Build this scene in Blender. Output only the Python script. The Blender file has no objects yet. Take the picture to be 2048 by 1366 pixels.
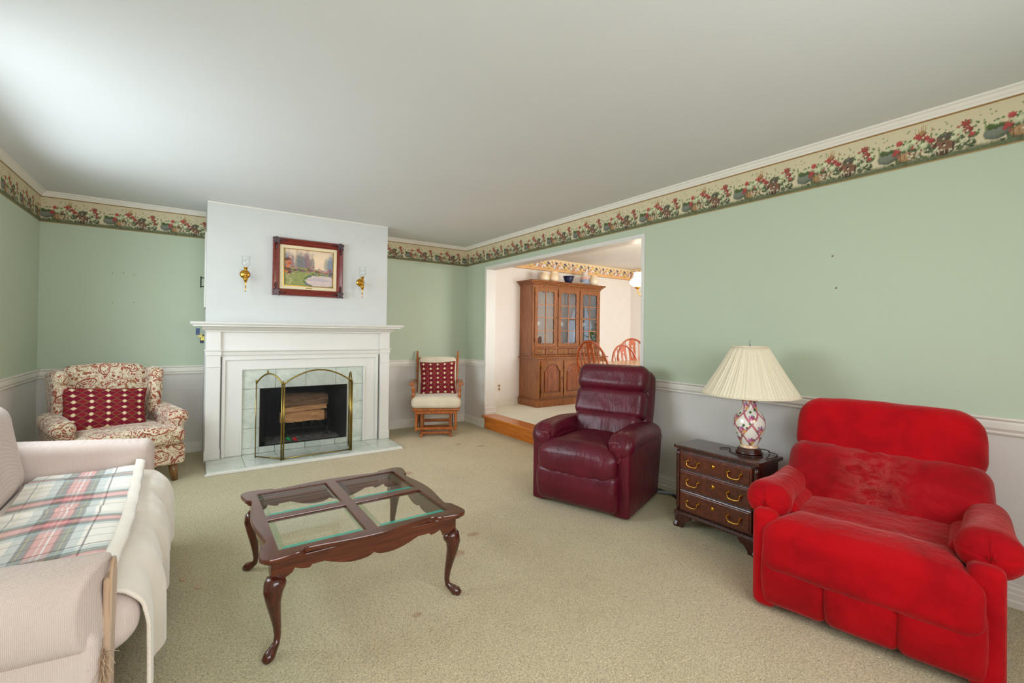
import bpy, bmesh, math, random
import numpy as np
from mathutils import Vector, Matrix
PI = math.pi
random.seed(4)
sc = bpy.context.scene
COL = sc.collection
H = 2.44
# ------------------------------------------------------------------ camera, world, lights, exposure
def set_camera():
    f, yaw, pitch, roll = 911.55, .611706, .007981, .0126564
    C = Vector((-3.159032, -5.641662, 1.247392)); sy = -24.852
    F = Vector((math.sin(yaw)*math.cos(pitch), math.cos(yaw)*math.cos(pitch), math.sin(pitch)))
    R = Vector((math.cos(yaw), -math.sin(yaw), 0)); U = R.cross(F)
    R2 = R*math.cos(roll) + U*math.sin(roll); U2 = -R*math.sin(roll) + U*math.cos(roll)
    cd = bpy.data.cameras.new('camera'); co = bpy.data.objects.new('camera', cd); COL.objects.link(co)
    m = Matrix((R2, U2, -F)).transposed().to_4x4(); m.translation = C
    co.matrix_world = m
    cd.sensor_width = 36; cd.lens = f/2048*36; cd.shift_y = sy/2048; cd.clip_start = .05; cd.clip_end = 200
    sc.camera = co
set_camera()
w = bpy.data.worlds.new('sky'); sc.world = w; w.use_nodes = True
w.node_tree.nodes['Background'].inputs[0].default_value = (.72, .86, 1, 1)
w.node_tree.nodes['Background'].inputs[1].default_value = 1.6
def area(name, loc, direction, sx, sy, power, color, spread=180):
    l = bpy.data.lights.new(name, 'AREA'); l.shape = 'RECTANGLE'; l.size = sx; l.size_y = sy
    l.energy = power; l.color = color; l.spread = math.radians(spread)
    o = bpy.data.objects.new(name, l); COL.objects.link(o); o.location = loc
    o.rotation_euler = Vector(direction).to_track_quat('-Z', 'Y').to_euler()
    return o
area('daylight_left_window', (-4.50, -2.15, 1.60), (1, .15, -.28), 2.1, 1.3, 80, (.86, .94, 1), 165)
area('rear_fill_light', (-2.5, -6.75, 1.60), (-.05, 1, 0), 3.0, 1.4, 116, (1, .98, .965))  # unseen source, added for warm fill from behind the camera
area('dining_rear_window', (1.9, -4.6, 1.6), (0, 1, -.05), 1.5, 1.3, 125, (.98, .985, 1))
sc.view_settings.view_transform = 'Standard'; sc.view_settings.look = 'None'
sc.view_settings.gamma = 1; sc.view_settings.use_curve_mapping = False
sc.view_settings.exposure = 0.0
cy = sc.cycles
cy.max_bounces = 10; cy.diffuse_bounces = 6; cy.glossy_bounces = 4; cy.transparent_max_bounces = 12; cy.transmission_bounces = 6
cy.caustics_reflective = False; cy.caustics_refractive = False
cy.use_denoising = True

# ------------------------------------------------------------------ materials
def srgb(r, g, b):
    f = lambda c: (c/255/12.92) if c/255 <= .04045 else ((c/255+.055)/1.055)**2.4
    return (f(r), f(g), f(b), 1)
class NT:
    def __init__(s, name, rough=.5, spec=.5, metal=0, coat=0, sheen=0):
        s.m = bpy.data.materials.new(name); s.m.use_nodes = True; s.t = s.m.node_tree; s.n = s.t.nodes
        s.b = s.n['Principled BSDF']; s.b.inputs['Roughness'].default_value = rough
        s.b.inputs['Specular IOR Level'].default_value = spec; s.b.inputs['Metallic'].default_value = metal
        s.b.inputs['Coat Weight'].default_value = coat; s.b.inputs['Coat Roughness'].default_value = .12
        s.b.inputs['Sheen Weight'].default_value = sheen
    def N(s, t, **k):
        n = s.n.new(t)
        for a, v in k.items():
            if a in ('op', 'operation'): n.operation = v
            elif hasattr(n, a) and a not in ('Scale',): setattr(n, a, v)
        return n
    def L(s, a, b): s.t.links.new(a, b)
    def obj(s): return s.N('ShaderNodeTexCoord').outputs['Object']
    def uv(s): return s.N('ShaderNodeTexCoord').outputs['UV']
    def pos(s): return s.N('ShaderNodeNewGeometry').outputs['Position']
    def mapping(s, v, sc_=(1, 1, 1), rot=(0, 0, 0), loc=(0, 0, 0)):
        n = s.N('ShaderNodeMapping'); s.L(v, n.inputs[0]); n.inputs['Scale'].default_value = sc_
        n.inputs['Rotation'].default_value = rot; n.inputs['Location'].default_value = loc; return n.outputs[0]
    def noise(s, v, scale, detail=2, rough=.5, dist=0):
        n = s.N('ShaderNodeTexNoise'); s.L(v, n.inputs['Vector']); n.inputs['Scale'].default_value = scale
        n.inputs['Detail'].default_value = detail; n.inputs['Roughness'].default_value = rough; n.inputs['Distortion'].default_value = dist
        return n.outputs['Fac']
    def vor(s, v, scale, feature='F1', out='Distance'):
        n = s.N('ShaderNodeTexVoronoi', feature=feature); s.L(v, n.inputs['Vector']); n.inputs['Scale'].default_value = scale
        return n.outputs[out]
    def wave(s, v, scale, dist=0, dscale=1, axis='X', kind='BANDS'):
        n = s.N('ShaderNodeTexWave'); n.wave_type = kind
        if kind == 'BANDS': n.bands_direction = axis
        s.L(v, n.inputs['Vector']); n.inputs['Scale'].default_value = scale; n.inputs['Distortion'].default_value = dist
        n.inputs['Detail Scale'].default_value = dscale; n.inputs['Detail'].default_value = 2; return n.outputs['Fac']
    def ramp(s, f, stops, interp='LINEAR'):
        n = s.N('ShaderNodeValToRGB'); s.L(f, n.inputs[0]); cr = n.color_ramp; cr.interpolation = interp
        while len(cr.elements) < len(stops): cr.elements.new(.5)
        for e, (p, c) in zip(cr.elements, stops):
            e.position = p; e.color = c if len(c) == 4 else (*c, 1)
        return n.outputs[0]
    def math(s, op, a, b=None, c=None):
        n = s.N('ShaderNodeMath', operation=op)
        for i, v in enumerate((a, b, c)):
            if v is None: continue
            if isinstance(v, (int, float)): n.inputs[i].default_value = v
            else: s.L(v, n.inputs[i])
        return n.outputs[0]
    def sep(s, v):
        n = s.N('ShaderNodeSeparateXYZ'); s.L(v, n.inputs[0]); return n.outputs
    def mix(s, f, a, b, mode='MIX'):
        n = s.N('ShaderNodeMixRGB'); n.blend_type = mode
        for i, v in enumerate((f, a, b)):
            if isinstance(v, (int, float)): n.inputs[i].default_value = v
            elif isinstance(v, tuple): n.inputs[i].default_value = v
            else: s.L(v, n.inputs[i])
        return n.outputs[0]
    def color(s, c):
        if isinstance(c, tuple): s.b.inputs['Base Color'].default_value = c
        else: s.L(c, s.b.inputs['Base Color'])
        return s
    def bump(s, h, strength=.3, dist=.01):
        n = s.N('ShaderNodeBump'); n.inputs['Strength'].default_value = strength; n.inputs['Distance'].default_value = dist
        s.L(h, n.inputs['Height']); s.L(n.outputs[0], s.b.inputs['Normal']); return s
def plain(name, c, rough=.5, spec=.5, metal=0, coat=0, var=.06, scale=6, bump=0, bscale=80, sheen=0):
    k = NT(name, rough, spec, metal, coat, sheen); o = k.obj(); f = k.noise(o, scale, 3)
    dark = tuple(x*(1-var) for x in c[:3])+(1,); light = tuple(min(1, x*(1+var)) for x in c[:3])+(1,)
    k.color(k.ramp(f, [(.3, dark), (.7, light)]))
    if bump: k.bump(k.noise(o, bscale, 2), bump, .004)
    return k.m
def wood(name, base, dark, rough=.3, coat=.3, scale=(2, 26, 26), grain=.6):
    k = NT(name, rough, .5, 0, coat); v = k.mapping(k.obj(), scale)
    f = k.noise(v, 1.6, 4, .6, 1.2); k.color(k.ramp(f, [(.35, dark), (.65, base)]))
    k.bump(k.noise(v, 6, 2), .02, .002); return k.m

def wall_mat(name, upper, lower, split=.79):
    k = NT(name, .75, .25); p = k.pos(); z = k.sep(p)[2]
    up = k.mix(k.noise(p, 1.3, 3), tuple(x*.97 for x in upper[:3])+(1,), upper)
    lo = k.mix(k.noise(p, 2.1, 3), tuple(x*.96 for x in lower[:3])+(1,), lower)
    f = k.math('GREATER_THAN', z, split)
    k.color(k.mix(f, lo, up)); k.bump(k.noise(p, 140, 2), .08, .002); return k.m
GREEN = srgb(187, 197, 174); WAIN = srgb(223, 218, 212); TRIMC = srgb(232, 226, 216)
M = {}
M['wall'] = wall_mat('green_wall_over_white_wainscot', GREEN, WAIN)
M['wall_white'] = plain('white_chimney_paint', srgb(208, 208, 204), .7, .3, var=.015, bump=.08, bscale=120)
M['wall_cream'] = plain('cream_dining_paint', srgb(240, 233, 226), .7, .3, var=.015)
M['ceiling'] = plain('ceiling_paint', srgb(222, 223, 225), .85, .2, var=.012, scale=2, bump=.05, bscale=200)
M['ceiling_dining'] = plain('dining_ceiling_paint', srgb(236, 234, 230), .85, .2, var=.01)
M['trim'] = plain('trim_paint', TRIMC, .45, .4, var=.015)
M['trim_white'] = plain('mantel_paint', srgb(222, 218, 211), .4, .45, var=.012)
STAINS = [(-2.33, -3.76, .03), (-1.62, -1.83, .09), (-1.72, -3.2, .05), (-1.93, -3.36, .07), (-.55, -1.35, .06), (-.72, -1.15, .05)]
def carpet_mat():
    k = NT('cut_pile_carpet', .95, .1, sheen=.3); p = k.pos(); s = k.sep(p)
    # two tones: beige ellipses over the middle, sage elsewhere
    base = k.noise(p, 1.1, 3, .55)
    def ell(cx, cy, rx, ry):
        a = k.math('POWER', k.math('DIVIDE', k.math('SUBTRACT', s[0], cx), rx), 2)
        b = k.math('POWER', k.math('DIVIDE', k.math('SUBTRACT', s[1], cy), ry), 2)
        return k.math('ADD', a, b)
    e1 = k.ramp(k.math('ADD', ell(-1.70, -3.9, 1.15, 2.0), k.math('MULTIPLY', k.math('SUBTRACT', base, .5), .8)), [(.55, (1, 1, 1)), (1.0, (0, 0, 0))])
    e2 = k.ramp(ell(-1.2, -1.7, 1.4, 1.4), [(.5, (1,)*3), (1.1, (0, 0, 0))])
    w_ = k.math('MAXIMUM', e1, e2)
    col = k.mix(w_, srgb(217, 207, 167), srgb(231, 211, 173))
    col = k.mix(k.math('MULTIPLY', k.ramp(k.noise(p, 2.6, 4, .7), [(.45, (0, 0, 0)), (.75, (1, 1, 1))]), .35), col, srgb(204, 184, 140))
    for cx_, cy_, r_ in STAINS:
        dd = k.math('ADD', k.math('POWER', k.math('DIVIDE', k.math('SUBTRACT', s[0], cx_), r_), 2), k.math('POWER', k.math('DIVIDE', k.math('SUBTRACT', s[1], cy_), r_*.7), 2))
        m_ = k.ramp(k.math('ADD', dd, k.math('MULTIPLY', k.math('SUBTRACT', k.noise(p, 40, 3, .7), .5), 1.6)), [(.3, (.6,)*3), (.9, (0, 0, 0))])
        col = k.mix(m_, col, srgb(190, 130, 84))
    n1 = k.noise(p, 150, 3, .75, .8); n2 = k.noise(p, 46, 2, .6)
    sp = k.ramp(n1, [(.36, (.52, .47, .38)), (.47, (.95, .94, .92)), (.62, (1.2, 1.19, 1.16))])
    col = k.mix(1.0, col, sp, 'MULTIPLY')
    k.color(col); k.bump(k.math('ADD', n1, k.math('MULTIPLY', n2, .7)), .9, .012); return k.m
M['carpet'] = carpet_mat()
M['carpet_dining_lit'] = plain('dining_carpet_lit_tone', srgb(226, 222, 206), .95, .1, var=.04, scale=3, bump=.6, bscale=160)  # same carpet, made paler: strong dining room light put into the colour
def fabric(name, c, c2=None, rough=.9, weave=500, bump=.3, var=.1, sheen=.3, scale=5):
    k = NT(name, rough, .2, sheen=sheen); o = k.obj(); c2 = c2 or tuple(x*(1-var*2) for x in c[:3])+(1,)
    f = k.noise(o, scale, 4, .6); k.color(k.ramp(f, [(.35, c2), (.65, c)]))
    k.bump(k.noise(o, weave, 1), bump, .003); return k.m
M['cherry'] = wood('dark_cherry_wood', srgb(100, 42, 22), srgb(68, 26, 15), .22, .5)
M['cherry_side'] = wood('dark_mahogany', srgb(74, 32, 22), srgb(46, 18, 14), .25, .4)
M['cherry_leg'] = wood('dark_cherry_leg', srgb(88, 38, 22), srgb(58, 22, 14), .22, .5, (26, 26, 3))
M['oak'] = wood('golden_oak_step', srgb(214, 126, 30), srgb(184, 92, 18), .3, .4, (22, 1.5, 22))
M['hutch'] = wood('maple_hutch_wood', srgb(160, 96, 44), srgb(120, 66, 28), .28, .45, (26, 26, 2))
M['hutch_dark'] = wood('hutch_panel_wood', srgb(160, 80, 26), srgb(104, 46, 16), .22, .5, (26, 26, 2))
M['windsor'] = wood('windsor_cherry', srgb(184, 84, 26), srgb(140, 54, 16), .3, .25, (20, 20, 3))
M['glider'] = wood('glider_oak', srgb(186, 104, 38), srgb(140, 68, 22), .32, .35, (20, 20, 3))
M['leg_gold'] = wood('light_walnut_leg', srgb(146, 104, 56), srgb(104, 68, 34), .35, .3, (30, 30, 3))
M['table_top'] = wood('pale_table_top', srgb(196, 160, 116), srgb(176, 138, 96), .3, .3)
M['log'] = wood('split_log', srgb(196, 146, 96), srgb(150, 100, 60), .85, 0, (3, 30, 30))
M['bark'] = wood('bark', srgb(128, 96, 68), srgb(84, 60, 42), .95, 0, (4, 20, 20))
M['brass'] = plain('polished_brass', srgb(214, 160, 62), .16, .5, 1, var=.05)
M['brass_old'] = plain('antique_brass', srgb(150, 128, 66), .3, .5, 1, var=.1)
M['iron'] = plain('black_iron', srgb(30, 30, 28), .5, .4, .6)
M['steel'] = plain('steel', srgb(150, 150, 150), .35, .5, 1)
M['soot'] = plain('soot_black', srgb(34, 32, 32), .9, .2, var=.5, scale=4, bump=.4, bscale=40)
M['ash'] = plain('ash', srgb(96, 92, 88), .95, .1, var=.4, scale=20, bump=.8, bscale=60)
M['grout'] = plain('grout', srgb(170, 160, 144), .9, .2)
M['cord'] = plain('brown_cord', srgb(58, 40, 32), .5)
M['plug_white'] = plain('ivory_plastic', srgb(232, 224, 206), .4)
M['slot'] = plain('dark_slot', srgb(130, 96, 70), .6)
M['black_rubber'] = plain('black_cable', srgb(22, 22, 24), .5)
M['grey_cable'] = plain('grey_cable', srgb(150, 156, 168), .4)
def leather():
    k = NT('burgundy_leather', .36, .38, 0, .05); o = k.obj(); f = k.noise(o, 5, 4, .6)
    k.color(k.ramp(f, [(.3, srgb(72, 8, 24)), (.7, srgb(98, 16, 36))]))
    h = k.math('ADD', k.math('MULTIPLY', k.noise(k.mapping(o, (7, 7, 2.0)), 3, 3, .6, .6), 1.0), k.math('MULTIPLY', k.vor(o, 260), .03))
    k.bump(h, .28, .02); return k.m
M['leather'] = leather()
def velvet():
    k = NT('red_velour', .85, .15, sheen=.35); o = k.obj(); k.b.inputs['Sheen Roughness'].default_value = .4
    k.b.inputs['Sheen Tint'].default_value = (1, .45, .42, 1)
    f = k.noise(o, 3.5, 5, .62, .4)
    k.color(k.ramp(f, [(.3, srgb(140, 0, 10)), (.55, srgb(176, 1, 14)), (.75, srgb(186, 8, 22))]))
    k.bump(k.math('ADD', k.noise(k.mapping(o, (5, 5, 2.5)), 2.6, 3, .6, .8), k.math('MULTIPLY', k.noise(o, 300, 1), .05)), .28, .03); return k.m
M['velvet'] = velvet()
def velvet_worn():
    k = NT('worn_red_velour', .9, .15, sheen=.4); o = k.obj(); k.b.inputs['Sheen Tint'].default_value = (1, .6, .55, 1)
    f = k.noise(o, 5, 6, .7, .5); z = k.sep(o)
    # pale lint rubbed along the middle seam
    d = k.math('ABSOLUTE', k.math('ADD', z[0], .02))
    seam = k.ramp(d, [(0, (1,)*3), (.17, (0,)*3)])
    lint = k.math('MULTIPLY', k.math('MULTIPLY', seam, k.ramp(k.noise(k.mapping(o, (4, 4, 7)), 3, 6, .8, .8), [(.42, (0,)*3), (.72, (1,)*3)])), .6)
    c = k.ramp(f, [(.3, srgb(126, 0, 10)), (.55, srgb(158, 2, 16)), (.78, srgb(172, 24, 32))])
    k.color(k.mix(lint, c, srgb(184, 104, 92)))
    k.bump(k.math('ADD', k.noise(k.mapping(o, (5, 5, 2.5)), 2.6, 3, .6, .8), k.math('MULTIPLY', k.noise(o, 300, 1), .05)), .28, .03); return k.m
M['velvet_worn'] = velvet_worn()
def tile_mat():
    k = NT('sage_marbled_tile', .22, .5); p = k.pos(); f = k.noise(p, 7, 6, .7, 1.4)
    k.color(k.ramp(f, [(.3, srgb(180, 190, 176)), (.5, srgb(202, 208, 196)), (.68, srgb(216, 218, 208))])); return k.m
M['tile'] = tile_mat()
def paisley():
    k = NT('paisley_upholstery', .85, .2, sheen=.3); o = k.obj()
    n = k.N('ShaderNodeTexNoise'); k.L(o, n.inputs['Vector']); n.inputs['Scale'].default_value = 7; n.inputs['Detail'].default_value = 1
    dv = k.N('ShaderNodeVectorMath', operation='MULTIPLY_ADD'); k.L(n.outputs['Color'], dv.inputs[0]); dv.inputs[1].default_value = (.16,)*3; k.L(o, dv.inputs[2])
    v = dv.outputs[0]
    d = k.vor(v, 7.5, 'F1'); ed = k.vor(v, 7.5, 'DISTANCE_TO_EDGE')
    outer = k.math('MULTIPLY', k.math('GREATER_THAN', d, .40), k.math('LESS_THAN', d, .47))
    inner = k.math('MULTIPLY', k.math('LESS_THAN', d, .33), k.math('GREATER_THAN', k.vor(v, 48, 'DISTANCE_TO_EDGE'), .10))
    lace = k.math('LESS_THAN', k.math('ABSOLUTE', k.math('SUBTRACT', k.noise(o, 30, 2, .6, 1.5), .5)), .03)
    leafs = k.math('MULTIPLY', k.math('LESS_THAN', k.vor(v, 26, 'F1'), .36), k.math('GREATER_THAN', d, .5))
    hole = k.math('GREATER_THAN', k.noise(o, 20, 1), .36)
    allm = k.math('MAXIMUM', k.math('MAXIMUM', outer, k.math('MULTIPLY', inner, hole)), k.math('MAXIMUM', k.math('MULTIPLY', lace, k.math('GREATER_THAN', d, .33)), k.math('MULTIPLY', leafs, hole)))
    red = k.ramp(k.noise(o, 9, 3), [(.35, srgb(142, 66, 50)), (.5, srgb(164, 84, 62)), (.66, srgb(150, 112, 74))])
    k.color(k.mix(allm, srgb(224, 212, 184), red)); k.bump(k.noise(o, 420, 1), .25, .003); return k.m
M['paisley'] = paisley()
def knit(name, c1, c2, warm):
    k = NT(name, .95, .1, sheen=.3); o = k.obj()
    a = k.wave(o, 100, 1.5, 2, 'X'); b = k.wave(k.mapping(o, (1, 1, 1), (0, 0, .3)), 120, 1.2, 2, 'Z')
    h = k.math('MULTIPLY', a, b); c = k.ramp(k.noise(o, 2.2, 3), [(.35, c2), (.65, c1)])
    c = k.mix(1, c, k.ramp(h, [(0, (.78,)*3), (.4, (1,)*3)]), 'MULTIPLY')
    k.color(c); k.bump(h, .5, .005); return k.m
M['sofa'] = knit('beige_woven_upholstery', srgb(238, 218, 208), srgb(228, 204, 192), 0)
M['sofa_front'] = knit('worn_tan_upholstery', srgb(222, 190, 160), srgb(204, 166, 130), 0)
M['sofa_raw'] = fabric('frayed_tan_lining', srgb(204, 170, 136), weave=200, bump=.8)
M['fleece'] = fabric('cream_fleece', srgb(240, 228, 212), srgb(230, 216, 198), weave=160, bump=.7, sheen=.6)
M['sheet'] = fabric('pale_pink_sheet', srgb(236, 218, 210), srgb(228, 206, 198))
M['cushion_cream'] = fabric('cream_glider_cushion', srgb(226, 212, 188), srgb(214, 198, 172))
M['shade'] = None
def shade_mat():
    k = NT('pleated_ivory_shade', .8, .2); k.color(srgb(226, 213, 188)); k.b.inputs['Subsurface Weight'].default_value = 0
    k.bump(k.noise(k.obj(), 200, 1), .1, .002); return k.m
M['shade'] = shade_mat()
def vcol(name, rough=.6, spec=.3, coat=0, bump=0, bscale=300):
    k = NT(name, rough, spec, 0, coat); a = k.N('ShaderNodeVertexColor'); a.layer_name = 'print'
    k.color(a.outputs[0])
    if bump: k.bump(k.noise(k.obj(), bscale, 1), bump, .003)
    return k.m
M['border'] = vcol('printed_floral_border', .7)
M['canvas'] = vcol('painted_canvas', .5, .3, 0, .2, 120)
M['porcelain'] = vcol('painted_porcelain', .15, .5, .3)
M['plaid'] = vcol('plaid_cotton', .9, .1, 0, .3, 400)
M['diamond'] = vcol('diamond_weave', .85, .15, 0, .3, 400)
M['pottery'] = vcol('glazed_pottery', .3, .5)
def glass(name, tint=(1, 1, 1, 1), rough=.02, ior=1.45, refl=1.0, tmix=None):
    m = bpy.data.materials.new(name); m.use_nodes = True; t = m.node_tree; t.nodes.clear()
    o = t.nodes.new('ShaderNodeOutputMaterial'); mx = t.nodes.new('ShaderNodeMixShader')
    tr = t.nodes.new('ShaderNodeBsdfTransparent'); tr.inputs[0].default_value = tint
    gl = t.nodes.new('ShaderNodeBsdfGlossy'); gl.inputs['Roughness'].default_value = rough
    lw = t.nodes.new('ShaderNodeLayerWeight'); lw.inputs[0].default_value = .5
    pw = t.nodes.new('ShaderNodeMath'); pw.operation = 'POWER'; pw.inputs[1].default_value = 5
    f0 = ((ior-1)/(ior+1))**2; mu = t.nodes.new('ShaderNodeMath'); mu.operation = 'MULTIPLY_ADD'; mu.use_clamp = True
    mu.inputs[1].default_value = (1-f0); mu.inputs[2].default_value = min(.6, f0*refl)
    t.links.new(lw.outputs['Facing'], pw.inputs[0]); t.links.new(pw.outputs[0], mu.inputs[0]); t.links.new(mu.outputs[0], mx.inputs[0])
    t.links.new(tr.outputs[0], mx.inputs[1]); t.links.new(gl.outputs[0], mx.inputs[2]); t.links.new(mx.outputs[0], o.inputs[0])
    return m
M['glass'] = glass('clear_glass', (.965, .985, .975, 1), .02, 1.45, 1.0)
M['glass_hutch'] = glass('hutch_glass', (.9, .93, .92, 1), .01, 1.5, 4.0)
M['glass_vase'] = glass('sconce_glass', (.985, .99, .99, 1), .05, 1.4, .8)
M['glass_window'] = glass('window_glass', (.97, .99, 1, 1), .01, 1.45, 1)
def teal():
    m = bpy.data.materials.new('teal_refraction_bevel'); m.use_nodes = True; t = m.node_tree; b = t.nodes['Principled BSDF']
    b.inputs['Base Color'].default_value = srgb(48, 158, 138); b.inputs['Roughness'].default_value = .08; b.inputs['Alpha'].default_value = .8
    return m
M['teal'] = teal()
M['bevel'] = glass('pale_glass_bevel', (.72, .86, .8, 1), .02, 1.5, 1.5)
def mesh_screen():
    m = bpy.data.materials.new('fire_screen_mesh'); m.use_nodes = True; t = m.node_tree; b = t.nodes['Principled BSDF']
    b.inputs['Base Color'].default_value = (.02, .02, .02, 1); b.inputs['Alpha'].default_value = .2; b.inputs['Roughness'].default_value = .6
    return m
M['mesh'] = mesh_screen()
def emis(name, c, s):
    k = NT(name, .4); k.color(c); k.b.inputs['Emission Color'].default_value = c; k.b.inputs['Emission Strength'].default_value = s; return k.m
M['opal'] = emis('lit_opal_glass', (1, .93, .82, 1), 1.6)
M['leaf'] = plain('garden_leaves', srgb(110, 170, 60), .6, .3, var=.4, scale=9)
M['sheer'] = None
def sheer():
    m = bpy.data.materials.new('sheer_curtain'); m.use_nodes = True; b = m.node_tree.nodes['Principled BSDF']
    b.inputs['Base Color'].default_value = (.85, .86, .88, 1); b.inputs['Alpha'].default_value = .75; b.inputs['Transmission Weight'].default_value = 0
    b.inputs['Roughness'].default_value = .9; return m
M['sheer'] = sheer()
M['grass'] = plain('lawn', srgb(96, 140, 60), .9, .1, var=.3)

# ------------------------------------------------------------------ mesh helpers
class MB:
    def __init__(s): s.v = []; s.f = []; s.uv = None
    def add(s, vs, fs):
        o = len(s.v); s.v += [tuple(map(float, p)) for p in vs]; s.f += [tuple(int(i)+o for i in f) for f in fs]; return s
    def box(s, x0, x1, y0, y1, z0, z1):
        vs = [(x, y, z) for z in (z0, z1) for y in (y0, y1) for x in (x0, x1)]
        return s.add(vs, [(0, 2, 3, 1), (4, 5, 7, 6), (0, 1, 5, 4), (2, 6, 7, 3), (0, 4, 6, 2), (1, 3, 7, 5)])
    def obox(s, c, size, rot=None):
        m = MB().box(*[v for d in size for v in (-d/2, d/2)]); R = rot or Matrix.Identity(3)
        return s.add([tuple(Vector(c)+R @ Vector(p)) for p in m.v], m.f)
    def tube(s, path, radii, n=10, caps=True, flat=(1, 1)):
        path = [Vector(p) for p in path]
        if isinstance(radii, (int, float)): radii = [radii]*len(path)
        vs = []; t0 = (path[1]-path[0]).normalized(); up = Vector((0, 0, 1)) if abs(t0.z) < .9 else Vector((1, 0, 0))
        a = t0.cross(up).normalized()
        for i, p in enumerate(path):
            t = (path[min(i+1, len(path)-1)]-path[max(i-1, 0)]).normalized()
            a = (a - t*a.dot(t)).normalized(); b = t.cross(a)
            for k in range(n):
                th = 2*PI*k/n; vs.append(p+(a*math.cos(th)*flat[0]+b*math.sin(th)*flat[1])*radii[i])
        fs = [(i*n+k, i*n+(k+1) % n, (i+1)*n+(k+1) % n, (i+1)*n+k) for i in range(len(path)-1) for k in range(n)]
        if caps: fs += [tuple(range(n))[::-1], tuple((len(path)-1)*n+k for k in range(n))]
        return s.add(vs, fs)
    def cyl(s, p0, p1, r0, r1=None, n=14): return s.tube([p0, p1], [r0, r0 if r1 is None else r1], n)
    def lathe(s, prof, c=(0, 0, 0), n=24, axis='z', caps=True):
        vs = []
        for r, h in prof:
            for k in range(n):
                th = 2*PI*k/n; a, b = r*math.cos(th), r*math.sin(th)
                p = (a, b, h) if axis == 'z' else ((a, h, b) if axis == 'y' else (h, a, b))
                vs.append((c[0]+p[0], c[1]+p[1], c[2]+p[2]))
        m = len(prof); fs = [(i*n+k, i*n+(k+1) % n, (i+1)*n+(k+1) % n, (i+1)*n+k) for i in range(m-1) for k in range(n)]
        if caps: fs += [tuple(range(n))[::-1], tuple((m-1)*n+k for k in range(n))]
        return s.add(vs, fs)
    def prism(s, poly, a, b, axis='x'):
        n = len(poly)
        def P(q, h): return {'x': (h, q[0], q[1]), 'y': (q[0], h, q[1]), 'z': (q[0], q[1], h)}[axis]
        vs = [P(q, a) for q in poly]+[P(q, b) for q in poly]
        fs = [tuple(range(n)), tuple(range(2*n-1, n-1, -1))]+[(i, i+n, (i+1) % n+n, (i+1) % n) for i in range(n)]
        return s.add(vs, fs)
    def rbox(s, size, r, n=12, c=(0, 0, 0), fn=None, rot=None):
        v, f = rbox_arrays(size, r, n)
        if fn is not None: v = fn(v)
        if rot is not None: v = v @ np.array(rot.to_3x3()).T
        v = v+np.array(c); return s.add(v.tolist(), f)
    def grid(s, P, closed=False):
        nu, nv = P.shape[0], P.shape[1]; vs = P.reshape(-1, 3).tolist()
        fs = [(i*nv+j, i*nv+(j+1) % nv, (i+1)*nv+(j+1) % nv, (i+1)*nv+j) for i in range(nu-1) for j in range(nv if closed else nv-1)]
        return s.add(vs, fs)
_rb = {}
def rbox_arrays(size, r, n):
    sx, sy, sz = size; key = (sx, sy, sz, r, n)
    if key in _rb: return _rb[key][0].copy(), _rb[key][1]
    hs = np.array(size)/2; r = min(r, *(hs*.999))
    ts = []
    for h in hs:                      # denser points in the rounded zone
        k = max(3, n//4); inner = h-r
        a = np.tan(np.linspace(0, PI/4, k+1))*r+inner
        mid = np.linspace(-inner, inner, max(2, n-2*k+1)); t = np.concatenate([-a[::-1], mid[1:-1], a]) if inner > 1e-6 else np.concatenate([-a[::-1], a[1:]])
        ts.append(t)
    idx = {}; vs = []; fs = []
    def V(p):
        q = (round(p[0], 6), round(p[1], 6), round(p[2], 6))
        if q not in idx: idx[q] = len(vs); vs.append(p)
        return idx[q]
    for ax in range(3):
        u, v = [(1, 2), (2, 0), (0, 1)][ax]
        for sg in (-1, 1):
            A, B = ts[u], ts[v]; g = np.empty((len(A), len(B)), int)
            for i, a in enumerate(A):
                for j, b in enumerate(B):
                    p = [0, 0, 0]; p[ax] = sg*hs[ax]; p[u] = a; p[v] = b; g[i, j] = V(p)
            for i in range(len(A)-1):
                for j in range(len(B)-1):
                    q = (g[i, j], g[i+1, j], g[i+1, j+1], g[i, j+1]); fs.append(q if sg > 0 else q[::-1])
    v = np.array(vs); inn = np.clip(v, -(hs-r), hs-r); d = v-inn; L = np.linalg.norm(d, axis=1, keepdims=True); L[L == 0] = 1
    v = inn+d/L*r; _rb[key] = (v, fs); return v.copy(), fs
def obj(name, mb, mat, parent=None, smooth=True, bevel=0, sub=0, angle=40):
    me = bpy.data.meshes.new(name); me.from_pydata(mb.v, [], mb.f); me.update()
    bm = bmesh.new(); bm.from_mesh(me); bmesh.ops.recalc_face_normals(bm, faces=bm.faces); bm.to_mesh(me); bm.free()
    mats = mat if isinstance(mat, (list, tuple)) else [mat]
    for m_ in mats: me.materials.append(M[m_] if isinstance(m_, str) else m_)
    o = bpy.data.objects.new(name, me); COL.objects.link(o)
    if smooth:
        me.shade_smooth()
        if smooth == 'auto': me.set_sharp_from_angle(angle=math.radians(angle))
    if bevel:
        b = o.modifiers.new('b', 'BEVEL'); b.width = bevel; b.segments = 2; b.limit_method = 'ANGLE'
    if sub:
        b = o.modifiers.new('s', 'SUBSURF'); b.levels = sub; b.render_levels = sub
    if parent: o.parent = parent
    return o
def bobj(name, mb, mat, parent=None, bevel=.002): return obj(name, mb, mat, parent, False, bevel)
def thing(name, label, cat, loc=(0, 0, 0), rz=0, group=None, scale=1):
    o = bpy.data.objects.new(name, None); COL.objects.link(o); o.location = loc; o.rotation_euler = (0, 0, rz)
    o.empty_display_size = .1; o.scale = (scale,)*3
    o['label'] = label; o['category'] = cat
    if group: o['group'] = group
    return o
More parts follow.
